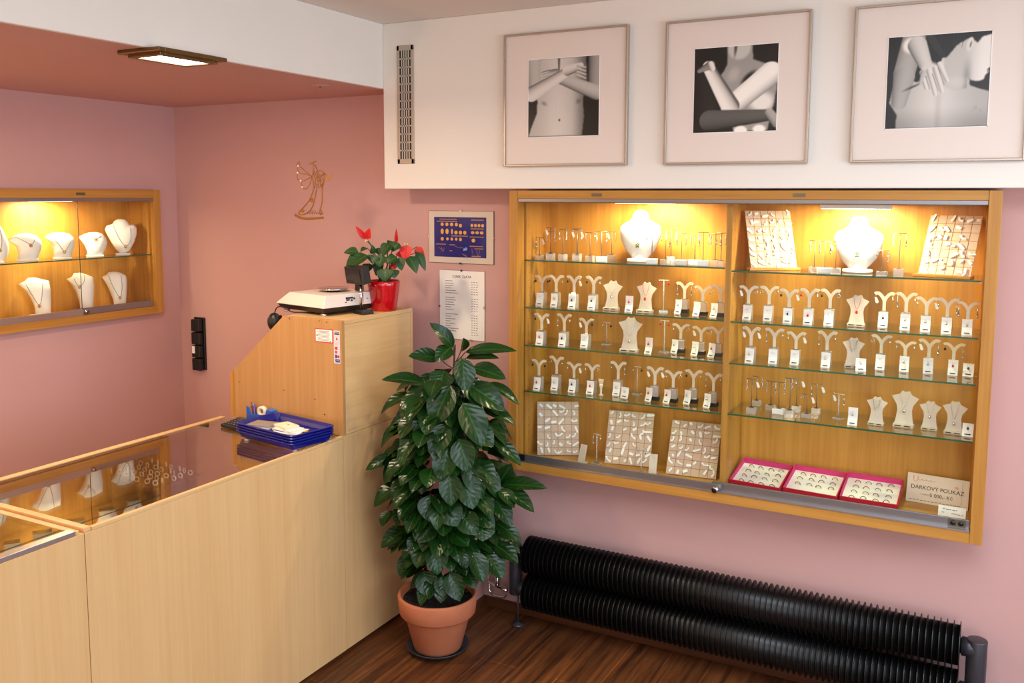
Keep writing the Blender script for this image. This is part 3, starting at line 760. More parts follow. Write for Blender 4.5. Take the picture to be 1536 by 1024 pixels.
t = thing('counter_base', 'plain beech counter base under the tall till cabinet', 'counter', (0,0,0))
MB().box(XF-.018,-.7018,.022, XF,-.19,ZK-.0005).build('front_panel', BEECHZ, t, bev=.0012)
MB().box(1.09,-.7018,.0, XF-.03,-.2,.06).build('plinth', BLACK, t)
MB().box(1.09,-.7015,.06, XF-.0182,-.19,ZK-.002).build('carcass', BEECHZ, t)
t = thing('till_cabinet', 'beech cabinet with sloping end standing on the far end of the counter', 'cabinet', (0,0,0))
prof = [(1.111,ZK),(XF,ZK),(XF,1.431),(1.405,1.431),(1.111,1.173)]
MB().prism(prof, -.7024, -.684).build('end_panel', BEECHD, t, bev=.001)
inner = [(1.113,ZK+.001),(XF-.019,ZK+.001),(XF-.019,1.412),(1.403,1.412),(1.113,1.157)]
MB().prism(inner, -.6838, -.209).build('carcass', BEECHD, t)
MB().prism([(1.39,1.4125),(XF-.0005,1.4125),(XF-.0005,1.431),(1.405,1.431)], -.6838, -.192).build('top_board', BEECHX, t, bev=.001)
m = MB().box(XF-.0185,-.6838,ZK+.001, XF,-.67,1.412).box(XF-.0185,-.206,ZK+.001, XF,-.192,1.412).box(XF-.0185,-.67,ZK+.001, XF,-.206,ZK+.014)
m.build('edge_frame', BEECHX, t, bev=.0008)
MB().box(XF-.018,-.669,ZK+.015, XF-.003,-.207,1.4115).build('side_board', BEECHX, t)
MB().box(1.082,-.698,ZK+.012, 1.1125,-.64,1.16).build('hinge_strip', OAKZ, t)
sc = MB()
for x, z in ((1.14,1.12),(1.40,1.11),(1.57,1.09),(1.62,1.03),(1.44,1.422),(1.60,1.423),(1.64,1.42)): sc.tube([(x,-.7022,z),(x,-.7036,z)], .003, 10)
sc.build('screw_heads', BRASS, t)
n = MB().box(1.577,-.7031,1.334, 1.673,-.7025,1.392).build('notice_sticker', REDINK, t)
MB().box(1.5815,-.7036,1.338, 1.6685,-.703,1.388).build('white_field', PAPER, n)
m = MB()
for i in range(8):
    z = 1.382-.0055*i; a, c = (1.60,1.652) if i == 0 else (1.588+rnd(0,.006), 1.662-rnd(0,.012)); m.box(a,-.7038,z-.0008-(.001 if i == 0 else 0), c,-.7035,z+.0008)
m.box(1.585,-.7038,1.36, 1.592,-.7035,1.366).box(1.655,-.7038,1.339, 1.661,-.7035,1.344)
m.build('small_print', GINK, n)
n = MB().box(1.676,-.7031,1.252, 1.708,-.7025,1.389).build('payment_sticker', plain('silver_white_sticker', (214,212,220), .4), t)
m = MB().box(1.680,-.7034,1.372, 1.705,-.703,1.378).box(1.680,-.7034,1.381, 1.704,-.703,1.3835); m.build('dark_bars', plain('dark_navy_print', (30,30,48), .5), n)
m = MB().prism([(1.688,1.350),(1.697,1.350),(1.695,1.357),(1.689,1.36)], -.7034, -.703).box(1.682,-.7034,1.309, 1.695,-.703,1.322).box(1.682,-.7034,1.294, 1.693,-.703,1.305)
m.prism([(1.699+.006*math.cos(2*PI*k/12), 1.281+.006*math.sin(2*PI*k/12)) for k in range(12)], -.7036, -.703); m.build('red_logo', REDINK, n)
m = MB().box(1.682,-.7034,1.274, 1.692,-.703,1.289).box(1.683,-.7034,1.257, 1.706,-.703,1.270); m.build('blue_logo', BLUEP, n)
m = MB().tube([(1.684,-.7031,1.33),(1.690,-.7031,1.338),(1.694,-.7031,1.33),(1.701,-.7031,1.342)], .0008, 5)
m.tube([(1.686,-.7034,1.262),(1.695,-.7034,1.266),(1.703,-.7034,1.262)], .0016, 5); m.build('line_logo', plain('pale_print', (150,170,200), .5), n)

# things under the counter glass
t = thing('velvet_tray', 'dark velvet tray of scattered silver rings under the counter glass', 'tray', (1.265,-1.29,.872), -.12)
MB().box(-.165,-.105,0, .165,.105,.010).build('tray_base', PURPLE, t, bev=.003)
for x in (-.14,.14): MB().box(x-.01,-.09,-.1335, x+.01,.09,-.0005).build('riser', PURPLE, t)
ringp = None
def ring_mesh(r=.0085, w=.0020):
    return MB().tube([(r*math.cos(2*PI*k/20), 0, r+r*math.sin(2*PI*k/20)) for k in range(20)], w, 6, closed=True)
rp = Proto(ring_mesh().build('ring', plain('pale_silver', (240,238,232), .3, .3)))
for j in range(5):
    for i in range(7):
        lx, ly = -.135+.045*i+rnd(-.008,.008), -.08+.040*j+rnd(-.008,.008)
        rp.place((1.265+lx*math.cos(.12)+ly*math.sin(.12), -1.29-lx*math.sin(.12)+ly*math.cos(.12), .8825), (0,0,rnd(-.7,.7)),
                 f'silver ring, row {NUM[j]} from the divider, place {NUM[i]}, in velvet tray under counter glass', 'ring', 'silver rings in the dark velvet tray')

# ---------------------------------------------------------------- jewellery stands: prototypes
arc = lambda sx: [(0,.05),(0,.094),(sx*.0055,.1065),(sx*.0135,.1165),(sx*.0225,.1225),(sx*.0305,.1215),(sx*.034,.1185)]
def proto_fork(base):
    r = bpy.data.objects.new('earring_stand', None); COL.objects.link(r); r.empty_display_size = .03
    z0 = .016 if base else 0
    if base: MB().box(-.0185,-.012,.0, .0185,.018,.0158).build('black_base', BLACK, r, bev=.001)
    MB().box(-.0165,-.011,z0, .0165,.017,.055).build('clear_block', CLEAR, r)
    MB().box(-.0115,-.002,.0555, .0115,.008,.059).build('metal_collar', STEEL, r, bev=.0005)
    m = MB(); m.ribbon(arc(1), .0056, .001, .0046); m.ribbon(arc(-1), .0056, .0012, .0048)
    m.build('forked_post', MILK, r)
    return Proto(r)
FORK = {0: proto_fork(False), 1: proto_fork(True)}
def proto_T(style):
    r = bpy.data.objects.new('earring_stand', None); COL.objects.link(r); r.empty_display_size = .03
    if style == 'white': MB().box(-.0225,-.013,0, .0225,.013,.021).build('white_block', PAPER, r, bev=.001)
    elif style == 'clear': MB().box(-.0165,-.0125,0, .0165,.0125,.022).build('clear_block', CLEAR, r)
    else: MB().box(-.0185,-.0125,0, .0185,.0125,.006).build('clear_foot', CLEAR, r); MB().box(-.012,-.006,.0062, .012,.006,.0085).build('metal_collar', ALUD, r)
    zb = .021 if style == 'white' else .022 if style == 'clear' else .0085
    rod = MB().tube([(0,0,zb),(0,0,.125)], .0017 if style != 'acrylic' else .0028, 8).build('rod', ROD if style != 'acrylic' else CLEAR, r)
    MB().tube([(-.022,0,.125),(.022,0,.125)], .0014 if style != 'acrylic' else .0024, 8).build('crossbar', ROD if style != 'acrylic' else CLEAR, r)
    if style != 'acrylic': MB().box(-.008,-.005,zb, .008,.005,zb+.002).build('collar', ALUD if style == 'white' else GUN, r)
    return Proto(r)
TEE = {k: proto_T(k) for k in ('clear','white','acrylic')}
def earring_mesh(kind):
    m = MB()
    hook = [(0,0,.004),(.0015,0,.006),(.003,0,.004),(.0015,0,-.002)]
    if kind == 'tag':
        m.tube(hook, .0004, 5)
        m.prism([(-.003,-.004),(.005,-.006),(.012,-.022),(.008,-.028),(.0015,-.025)][::-1], -.0008, .0008)
        return m.build('price_tag', PAPER)
    m.tube(hook, .0005, 5)
    if kind == 'hoop': m.tube([(.0015+.0055*math.sin(2*PI*k/14), 0, -.008+.0065*math.cos(2*PI*k/14)) for k in range(14)], .0012, 6, closed=True)
    elif kind == 'drop': m.ball((.0015,0,-.012), .0034, 8, 6, 2.0); m.tube([(.0015,0,-.002),(.0015,0,-.007)], .0004, 5)
    elif kind == 'long': m.tube([(.0015,0,-.002),(.0015,0,-.032)], [.0009,.0028], 6); m.ball((.0015,0,-.037), .0038, 8, 6, 1.5)
    elif kind == 'chain':
        for q in range(6): m.ball((.0015+.0016*math.sin(q*2.2),0,-.004-.0068*q), .0029, 7, 5, 1.3)
    else: m.ball((.0015,0,-.010), .0048, 9, 6, 1.15)
    mat = RED if kind == 'red' else DARKST if kind == 'dark' else SILVER
    return m.build('earring', mat)
EAR = {k: Proto(earring_mesh(k)) for k in ('tag','hoop','drop','long','chain','red','dark')}
ELOOK = {'tag': 'white paper tag', 'hoop': 'silver hoop earring', 'drop': 'silver drop earring', 'long': 'long silver earring', 'chain': 'silver chain earring', 'red': 'red stone earring', 'dark': 'dark stone earring'}
def card_mesh(w, h):
    """white card bowed forward to a small foot, leaning back"""
    m = MB(); prof = [(-.006,0),(-.0045,.004),(-.001,.012),(.003,.026),(.0045,.040),(.004,h)]
    vs = []; n = len(prof)
    for x in (-w/2, w/2):
        for y, z in prof: vs.append((x,y,z))
        for y, z in reversed(prof): vs.append((x,y+.0022,z))
    q = 2*n; fs = [tuple(range(q))[::-1], tuple(range(q, 2*q))]+[(i, (i+1) % q, (i+1) % q+q, i+q) for i in range(q)]
    return m.add(vs, fs)
def proto_card(w, h, look, mat=PAPER):
    o = card_mesh(w, h).build('pendant_card', mat)
    MB().box(-w*.27,-.0052,.0068, w*.27,-.0028,.0098).build('printed_name', INK, o)
    if look:
        m = MB(); m.tube([(-.004,.0008,h*.82),(0,-.0004,h*.70),(.004,.0008,h*.82)], .0005, 5)
        m.ball((0,-.0015,h*.62), .004, 9, 6, 1.25)
        m.build('pendant', {'red': RED, 'dark': DARKST, 'silver': SILVER}[look], o)
    else:
        MB().tube([(-.005,.0015,h*.78),(0,.0,h*.66),(.005,.0015,h*.78)], .0006, 5).build('chain', SILVER, o)
    return Proto(o)
CARD = {k: proto_card(.033, .056, k) for k in ('red','dark','silver','')}
SMALL = {k: proto_card(.034, .066, k) for k in ('red','silver')}
TINY = {k: proto_card(.036, .046, k) for k in ('dark','silver')}
CLOOK = {'red': 'red stone', 'dark': 'dark stone', 'silver': 'silver pendant', '': 'thin chain'}

def proto_slant():
    o = MB().prism([(-.02,0),(.018,0),(.018,.004),(-.012,.004),(.012,.078),(.0085,.08)], -.016, .016, 'x').build('ring_slope', FROST)
    return Proto(o)
SLOPE = proto_slant()
def proto_V():
    r = bpy.data.objects.new('necklace_stand', None); COL.objects.link(r); r.empty_display_size = .03
    w = [(-.030,.010),(-.026,.030),(-.023,.055),(-.026,.073),(-.043,.100),(-.020,.108),(-.010,.121),(-.004,.117),(.004,.117),(.012,.121),(.020,.107),(.043,.097),(.026,.072),(.023,.055),(.026,.030),(.030,.010)]
    m = MB(); n = len(w)
    lean = lambda x, z, y: (x, y+.12*z, z)
    m.add([lean(x, z, 0) for x, z in w]+[lean(x, z, .004) for x, z in w], [tuple(range(n))[::-1], tuple(range(n, 2*n))]+[(i, (i+1) % n, (i+1) % n+n, i+n) for i in range(n)])
    m.build('neck_plate', FROST, r)
    MB().box(-.032,-.016,0, .032,.016,.0098).build('foot', FROST, r, bev=.001)
    MB().box(-.026,-.0164,.003, -.006,-.0158,.0065).box(.004,-.0164,.003, .024,-.0158,.0065).build('printed_name', INK, r)
    return Proto(r)
VEE = proto_V()
def necklace_mesh(kind):
    m = MB(); pts = [(-.014,.0125,.112),(-.010,.0085,.085),(0,.0035,.062 if kind != 'long' else .045),(.010,.0085,.085),(.014,.0125,.112)]
    pts = [(x, y-.0045, z) for x, y, z in pts]
    m.tube(smooth3(pts), .0008, 5)
    lo = pts[2]
    if kind == 'beads':
        for x, y, z in smooth3(pts)[2:-2]: m.ball((x, y-.001, z), .0032, 7, 5)
    else: m.ball((lo[0], lo[1]-.001, lo[2]-.008), .005, 9, 6, 1.5)
    return m.build('necklace', RED if kind == 'red' else SILVER)
def smooth3(pts, k=2):
    for _ in range(k):
        q = [pts[0]]
        for a, c in zip(pts, pts[1:]): q += [tuple(.75*u+.25*v for u, v in zip(a, c)), tuple(.25*u+.75*v for u, v in zip(a, c))]
        pts = q+[pts[-1]]
    return pts
NECK = {k: Proto(necklace_mesh(k)) for k in ('silver','beads','red','long')}

HALF = {'L': 'left case half', 'R': 'right case half'}
ROW = ['top', 'second', 'third', 'fourth']
def rotz(v, a): return (v[0]*math.cos(a)-v[1]*math.sin(a), v[0]*math.sin(a)+v[1]*math.cos(a), v[2])
def hang(kind, root, rz, off, sc, label, cat=None):
    o = rotz((off[0], off[1], off[2]*sc), rz)
    EAR[kind].place((root[0]+o[0], root[1]+o[1], root[2]+o[2]), (0,0,rz), label, 'price tag' if kind == 'tag' else 'earring', 'earrings and tags hung in the wall case')
def forks(h, i, spots, ears, cards, angled=()):
    """Y stands of one shelf, their hung earrings and the card in front of each"""
    z = SHZ[h][i]+.0032
    for k, (x, y, hh) in enumerate(spots):
        ang = k in angled; base = 1 if ang else 0
        sc = hh/.1335; rz = rnd(-.12,.08)+(.12 if ang else 0)
        where = f'{ORD[k]} Y stand, {ROW[i]} shelf, {HALF[h]}'
        FORK[base].place((x,y+.012,z), (0,0,rz), f'Y-shaped milky earring stand, {ORD[k]} from left on {ROW[i]} shelf, {HALF[h]}', 'earring stand', 'Y-shaped earring stands', (1,1,sc))
        e = ears[k]
        for s, kd, side in ((-1, e[0], 'left'), (1, e[1], 'right')):
            hang(kd, (x,y+.012,z), rz, (s*.030-.0015,-.001,.112), sc, f'{ELOOK[kd]} on {side} arm of {where}')
        c = cards[k]
        if c is not None:
            dx, dy, cr = ((-.017,-.018,-.42) if ang else (0,-.008,rnd(-.1,.06)))
            CARD[c].place((x+dx,y+dy,z), (0,0,cr), f'white card with {CLOOK[c]} at foot of {where}', 'pendant card', 'white pendant cards in the wall case')
def tees(h, i, spots, styles, ears):
    z = SHZ[h][i]+.0032 if i < 4 else .7905
    row = f'{ROW[i]} shelf' if i < 4 else 'case floor'
    for k, (x, y, hh) in enumerate(sorted(spots)):
        st = styles[k % len(styles)]; sc = hh/.126; rz = rnd(-.35,.35)
        where = f'{ORD[k]} T stand, {row}, {HALF[h]}'
        TEE[st].place((x,y,z), (0,0,rz), f'T-bar earring stand on {"white" if st == "white" else "clear"} foot, {ORD[k]} from left, {row}, {HALF[h]}', 'earring stand', 'T-bar earring stands', (1,1,sc))
        e = ears[k % len(ears)]
        for s, kd, side in ((-1, e[0], 'left'), (1, e[1], 'right')):
            if kd: hang(kd, (x,y,z), rz, (s*.0205-.0015,0,.1205), sc, f'{ELOOK[kd]} on {side} end of {where}')
def vees(h, i, spots, kinds):
    z = SHZ[h][i]+.0032
    for k, (x, y, hh) in enumerate(spots):
        sc = hh/.121; rz = rnd(-.1,.12)
        where = f'{ORD[k]} frosted V stand, {ROW[i]} shelf, {HALF[h]}'
        VEE.place((x,y,z), (0,0,rz), f'frosted V-necked necklace stand, {ORD[k]} from left on {ROW[i]} shelf, {HALF[h]}', 'necklace stand', 'frosted V-necked stands', (sc,sc,sc))
        NECK[kinds[k]].place((x,y,z), (0,0,rz), f'{"red" if kinds[k] == "red" else "silver"} necklace on {where}', 'necklace', 'necklaces in the wall case', (sc,sc,sc))
def cards1(P, h, i, x, y, rz, label):
    z = SHZ[h][i]+.0032 if i < 4 else .7905
    P.place((x,y,z), (0,0,rz), label, 'pendant card', 'white pendant cards in the wall case')

# left half
tees('L', 0, [(2.300,.05,.116),(2.294,-.05,.094),(2.352,-.058,.138),(2.398,-.03,.131),(2.440,.03,.132),(2.478,-.059,.131),(2.540,-.061,.122),(2.604,-.09,.128),(2.585,.07,.121),(2.826,-.09,.121),(2.885,-.095,.118),(2.860,.05,.134),(2.950,-.09,.127),(2.993,-.05,.121),(3.040,-.095,.134),(3.072,-.035,.126),(3.112,-.095,.133)],
     ['clear','clear','clear','clear','clear','clear','clear','clear','white','white','clear','clear','white','white','white','clear','clear'],
     [('long','tag'),('chain','long'),('tag','chain'),('long','chain'),('chain','long'),('tag','tag'),('chain','drop'),('tag','chain'),('chain','long'),('drop','hoop'),('chain','chain'),('drop','long'),('long','chain'),('chain','long'),('tag','chain'),('chain','long'),('long','chain')])
forks('L', 1, [(2.300,-.05,.138),(2.371,-.052,.143),(2.464,-.07,.146),(2.549,-.054,.146),(2.934,.0,.134),(3.022,-.035,.125),(3.097,-.047,.136)],
      [('dark','dark'),('dark','drop'),('dark','tag'),('dark','drop'),('long','long'),('hoop','drop'),('drop','tag')], ['','silver','dark','dark','silver','','silver'], (4,5,6))
vees('L', 1, [(2.631,-.037,.123),(2.785,-.048,.125)], ['silver','red'])
cards1(SMALL['red'], 'L', 1, 2.722, -.07, -.1, 'white card with red pendant standing between the two frosted V stands, second shelf, left half')
tees('L', 1, [(2.852,-.01,.134)], ['acrylic'], [('red','red')])
forks('L', 2, [(2.325,-.10,.143),(2.427,-.087,.146),(2.522,-.065,.129),(2.924,-.006,.126),(3.013,-.016,.122),(3.085,-.023,.126)],
      [('dark','tag'),('long','drop'),('tag','dark'),('drop','hoop'),('tag','hoop'),('hoop','drop')], ['red','dark','silver','silver','silver','red'], (3,4,5))
vees('L', 2, [(2.729,-.075,.143)], ['long'])
cards1(SMALL['red'], 'L', 2, 2.818, -.09, -.3, 'tall white card with red pendant leaning beside the frosted V stand, third shelf, left half')
tees('L', 2, [(2.580,.04,.098),(2.868,-.036,.135)], ['acrylic'], [('drop','dark'),('red','red')])
forks('L', 3, [(2.309,-.092,.14),(2.375,-.05,.154),(2.461,-.054,.133),(2.545,-.049,.134),(2.655,-.021,.151),(2.831,-.05,.149),(2.910,-.049,.139),(2.987,-.019,.145),(3.078,-.045,.144)],
      [('dark','dark'),('hoop','drop'),('drop','tag'),('drop','hoop'),('drop','long'),('tag','tag'),('drop','hoop'),('dark','drop'),('long','drop')], ['red','silver','dark','red','silver','red','red','silver','silver'], (5,6,7,8))
tees('L', 3, [(2.728,.03,.122)], ['acrylic'], [('drop','dark')])
cards1(TINY['silver'], 'L', 3, 2.705, -.06, -.2, 'small white pendant card just left of the clear T stand, fourth shelf, left half')
t = thing('ring_figure', 'small white hand-shaped ring holder beside the fifth Y stand, fourth shelf, left half', 'ring holder', (2.598,-.06,SHZ['L'][3]+.0032))
MB().lathe([(.010,0),(.010,.004),(.004,.006),(.005,.03),(.009,.045),(.006,.05)], n=14).build('palm', MILK, t)
for a in (-.008,-.003,.003,.008):
    MB().tube([(a*.6,0,.047),(a,0,.06),(a*1.3,-.001,.072)], [.0028,.0026,.0018], 7).build('finger', MILK, t)
# right half
tees('R', 0, [(3.459,-.058,.12),(3.500,-.08,.118),(3.542,-.10,.121),(3.702,-.10,.093),(3.757,-.09,.155)], ['clear','white','clear','clear','clear'],
     [('chain','long'),('chain','tag'),('long','hoop'),('drop','chain'),('chain','long')])
forks('R', 1, [(3.21,-.051,.14),(3.288,-.04,.141),(3.369,-.065,.135),(3.445,-.07,.141),(3.519,-.059,.142),(3.704,-.009,.136),(3.782,-.036,.141),(3.851,-.05,.129),(3.920,-.063,.13),(3.986,-.075,.122)],
      [('tag','hoop'),('hoop','hoop'),('dark','tag'),('red','drop'),('dark','hoop'),('tag','drop'),('long','drop'),('drop','tag'),('drop','long'),('long','long')], ['','','dark','red','','dark','silver','silver','silver','silver'], ())
vees('R', 1, [(3.612,-.024,.116)], ['red'])
forks('R', 2, [(3.234,-.09,.146),(3.319,-.066,.143),(3.397,-.045,.131),(3.512,-.047,.143),(3.699,.01,.135),(3.782,.015,.116),(3.863,.015,.13),(3.945,.02,.121)],
      [('tag','tag'),('long','drop'),('drop','tag'),('long','drop'),('hoop','drop'),('drop','drop'),('tag','long'),('dark','long')], ['silver','','','silver','','silver','silver','red'], ())
vees('R', 2, [(3.603,.0,.113)], ['beads'])
cards1(TINY['silver'], 'R', 2, 3.640, -.065, .2, 'small white pendant card in front of the frosted V stand, third shelf, right half')
cards1(TINY['dark'], 'R', 2, 3.995, .02, -.1, 'small white card with dark stone at the right end of third shelf, right half')
tees('R', 3, [(3.246,-.086,.138),(3.232,.06,.12),(3.300,.009,.117),(3.342,-.042,.127),(3.389,-.068,.151),(3.396,.03,.133),(3.450,-.05,.09),(3.470,.04,.116),(3.560,-.01,.097)], ['clear','clear','clear','white','clear','clear','clear','clear','acrylic'],
     [('long','chain'),('chain','tag'),('chain','long'),('hoop','chain'),('chain','drop'),('chain','tag'),('hoop','tag'),('long','tag'),('tag','long')])
vees('R', 3, [(3.698,-.036,.104),(3.792,-.02,.132),(3.879,-.02,.104),(3.960,-.04,.116)], ['beads','silver','silver','long'])
cards1(SMALL['silver'], 'R', 3, 3.622, -.09, -.1, 'white card with silver pendant between clear T stand and V stands, fourth shelf, right half')
cards1(TINY['dark'], 'R', 3, 4.006, -.06, -.1, 'small white card with dark stone at the right end of fourth shelf, right half')
# case floor, left half
for x, y, rz, lab in ((2.528,-.085,-.2,'clear sloped ring display beside the leftmost card board, case floor'), (2.846,-.08,.1,'clear sloped ring display in front of the middle card board, case floor')):
    SLOPE.place((x,y,.7905), (0,0,rz), lab, 'ring display', 'clear sloped displays on the case floor')
tees('L', 4, [(2.588,-.075,.133),(2.80,-.10,.106)], ['acrylic'], [('long','drop'),('hoop','drop')])

# big white busts
def dome_depth(ol, depth, x, z):
    """how far the domed front stands out at (x, z)"""
    n = len(ol); cx = sum(p[0] for p in ol)/n; cz = sum(p[1] for p in ol)/n
    dx, dz = x-cx, z-cz; best = 0
    for i in range(n):
        (ax, az), (bx, bz) = ol[i], ol[(i+1) % n]
        den = dx*(bz-az)-dz*(bx-ax)
        if abs(den) < 1e-12: continue
        t = ((ax-cx)*(bz-az)-(az-cz)*(bx-ax))/den; s = ((ax-cx)*dz-(az-cz)*dx)/den
        if t > 0 and -1e-6 <= s <= 1+1e-6: best = max(best, 1/t)
    return depth*math.sqrt(max(0, 1-min(1, best)**2.6))
def outline_bust(w, h):
    p = [(0,1),(.18,.995),(.30,.96),(.36,.90),(.40,.84),(.52,.79),(.78,.74),(.96,.68),(1,.60),(.97,.50),(.88,.38),(.72,.24),(.52,.14),(.40,.09),(.36,.05)]
    p = [(x*w/2, z*h) for x, z in p]
    return p+[(-x, z) for x, z in reversed(p[1:])]
def big_bust(x, y, z, h, w, rz, label, nlabel, chain):
    t = thing('necklace_bust', label, 'necklace bust', (x,y,z), rz, 'white necklace busts')
    MB().domed(outline_bust(w, h), .038, .5, 0).build('bust', BUST, t)
    MB().lathe([(w*.30,0),(w*.31,.004),(w*.30,.012),(w*.16,.016),(w*.15,.03)], n=24).build('foot', BUST, t)
    m = MB(); P = [(-w*.17,-.012,h*.88),(-w*.14,-.036,h*.70),(-w*.06,-.043,h*.46),(0,-.043,h*.36),(w*.06,-.043,h*.46),(w*.14,-.036,h*.70),(w*.17,-.012,h*.88)]
    ol = outline_bust(w, h); m.tube([(a, -dome_depth(ol, .038, a, c)-.001, c) for a, _, c in smooth3(P, 3)], .0008, 6); n = m.build('necklace', SILVER)
    m = MB()
    for a, c in ((0,0),(.006,.004),(-.006,.004),(.004,-.006),(-.004,-.006),(0,.008)): m.ball((a,-.046,h*.33+c), .004, 8, 6)
    m.build('pendant', plain('green_patina_silver', (120,130,100), .3, .8) if 'green_patina_silver' not in bpy.data.materials else bpy.data.materials['green_patina_silver'], n)
    n.location = (x,y,z); n.rotation_euler = (0,0,rz); tag(n, nlabel, 'necklace', 'necklaces on white busts')
big_bust(2.742, .0, SHZ['L'][0]+.0032, .216, .178, .1, 'large glowing white necklace bust on the top shelf, left half of wall case', 'necklace with flower pendant on the bust in the left half', 1)
big_bust(3.603, .02, SHZ['R'][0]+.0032, .211, .176, .05, 'large glowing white necklace bust on the top shelf, right half of wall case', 'necklace with flower pendant on the bust in the right half', 1)

# card boards with paper tags
def tag_mesh(k):
    m = MB()
    if k == 0: m.prism([(-.0115,-.003),(-.008,-.0048),(.009,-.0034),(.0115,0),(.009,.0036),(-.008,.0042),(-.0115,.002)][::-1], -.0026, -.0008)
    elif k == 1: m.prism([(-.011,-.002),(-.002,-.0046),(.0085,.0015),(.0105,.006),(.006,.0075),(-.001,.001),(-.0095,.004)][::-1], -.0032, -.0008)
    else: m.prism([(-.007,-.004),(.007,-.004),(.008,.004),(-.006,.0045)][::-1], -.003, -.0008)
    return m.build('price_tag', PAPER)
TAG = [Proto(tag_mesh(k)) for k in range(3)]
def stone_mesh(k):
    return MB().ball((0,-.002,0), .0032, 8, 6).build('ear_stud', [SILVER, GOLD][k])
def card_board(nm, x, y, z, rz, w, h, lean, half, label, wooden, rows=7, cols=6):
    t = thing('card_board', label, 'earring board', (x,y,z), rz, 'beige card boards of tagged earrings')
    a = math.asin(lean/h); L = h
    up_ = Vector((0, math.sin(a), math.cos(a))); back = Vector((0, math.cos(a), -math.sin(a)))
    def at(u, v, d=0): return Vector((u,0,0))+up_*v-back*d
    zb = .010 if wooden else .002
    c = at(w/2, L/2)+Vector((0,0,zb)); MB().obox(c+back*.002, (w/2,0,0), up_*(L/2), back*.002).build('board', BOARDM, t)
    m = MB()
    for i in range(1, cols): m.obox(at(w*i/cols, L/2, .0003)+Vector((0,0,zb)), (.0007,0,0), up_*(L/2), back*.0004)
    for j in range(1, rows): m.obox(at(w/2, L*j/rows, .0003)+Vector((0,0,zb)), (w/2,0,0), up_*.0007, back*.0004)
    m.build('card_grid', plain('card_gap_brown', (140,100,72), .8) if 'card_gap_brown' not in bpy.data.materials else bpy.data.materials['card_gap_brown'], t)
    if wooden: MB().box(-.012,-.02,0, w+.006,.02,.0095).build('wooden_foot', OAKX, t, bev=.001)
    else: MB().box(.02,.008,0, w-.02,.05,.004).build('foot', FROST, t)
    R = Matrix.Rotation(rz, 4, 'Z') @ Matrix.Rotation(-a, 4, 'X')
    for j in range(rows):
        for i in range(cols):
            if rnd(0,1) < .10: continue
            v = L*(rows-1-j+.5)/rows; p = at(w*(i+.5)/cols+rnd(-.008,.008), v+rnd(-.007,.007), .0012)+Vector((0,0,zb))
            p = Matrix.Rotation(rz, 3, 'Z') @ p+Vector((x,y,z))
            rot = (R @ Matrix.Rotation(rnd(-1.4,1.4), 4, 'Y')).to_euler()
            s = rnd(.85,1.6)
            TAG[random.choice((0,0,1,1,2))].place(p, rot, f'white paper tag, row {NUM[j]}, {ORD[i]} from left, {nm}', 'price tag', 'paper tags on the card boards', (s,1.2,rnd(1,1.4)))
card_board('leftmost board on case floor', 2.304,-.078,.7905, .50, .185, .236, .06, 'L', 'beige card board of tagged earrings, leftmost on the case floor', False)
card_board('middle board on case floor', 2.612,-.045,.7905, .185, .198, .232, .095, 'L', 'beige card board of tagged earrings, middle one on the case floor', False)
card_board('board beside divider on case floor', 2.894,-.062,.7905, .105, .207, .232, .115, 'L', 'beige card board of tagged earrings, beside the divider on the case floor', False)
card_board('left board on top shelf', 3.228,-.085,SHZ['R'][0]+.0032, .60, .185, .234, .085, 'R', 'beige card board of tagged earrings, left end of right-half top shelf', True)
card_board('right board on top shelf', 3.818,-.035,SHZ['R'][0]+.0032, -.30, .178, .226, .09, 'R', 'beige card board of tagged earrings, right end of right-half top shelf', True)

# pink ring trays
names = ['leftmost', 'middle', 'rightmost']
RP = Proto(MB().tube([(.0105*math.cos(PI*k/14), 0, .0115*math.sin(PI*k/14)) for k in range(15)], .0015, 6).build('ring', DGOLD))
RS = Proto(MB().tube([(.0105*math.cos(PI*k/14), 0, .0115*math.sin(PI*k/14)) for k in range(15)], .0014, 6).build('ring', ROD))
for k, (xa, ya, rz) in enumerate(((3.168,-.083,-.10),(3.378,-.084,-.08),(3.588,-.085,-.03))):
    w, d, hh = .203, .172, .034; ti = .26
    t = thing('ring_tray', f'{["leftmost","middle","rightmost"][k]} pink ring tray with cream lining, tilted on the case floor', 'ring tray', (xa,ya,.7908), rz, 'pink ring trays', ti)
    MB().box(0,0,0, w,.0035,hh*.8).build('front_wall', REDBOX, t)
    MB().box(0,d-.0035,0, w,d,hh).build('back_wall', PINKBOX, t)
    for xx in (0, w-.0035): MB().prism([(.0036,0),(d-.0036,0),(d-.0036,hh),(.0036,hh*.8)], xx, xx+.0035, 'x').build('side_wall', REDBOX if xx else PINKBOX, t)
    MB().box(.0036,.0036,.001, w-.0036,d-.0036,.011).build('cream_pad', CREAM, t)
    MB().box(.03,d-.03,-.034, w-.03,d-.01,-.001).build('prop_wedge', CREAM, t)
    M = Matrix.Translation((xa,ya,.7908)) @ Matrix.Rotation(rz, 4, 'Z') @ Matrix.Rotation(ti, 4, 'X')
    for j in range(4):
        for i in range(4):
            if k == 1 and j == 0: continue
            p = M @ Vector((.040+.041*i+rnd(-.003,.003), .028+.038*j+rnd(-.003,.003), .0105))
            rot = (M.to_3x3() @ Matrix.Rotation(rnd(-.25,.25), 3, 'Z')).to_euler()
            (RP if (i+j+k) % 3 else RS).place(p, rot,
                f'{"gold" if (i+j+k) % 3 else "silver"} ring, row {NUM[3-j]} from back, {ORD[i]} from left, in {names[k]} pink tray', 'ring', 'rings standing in the pink trays')
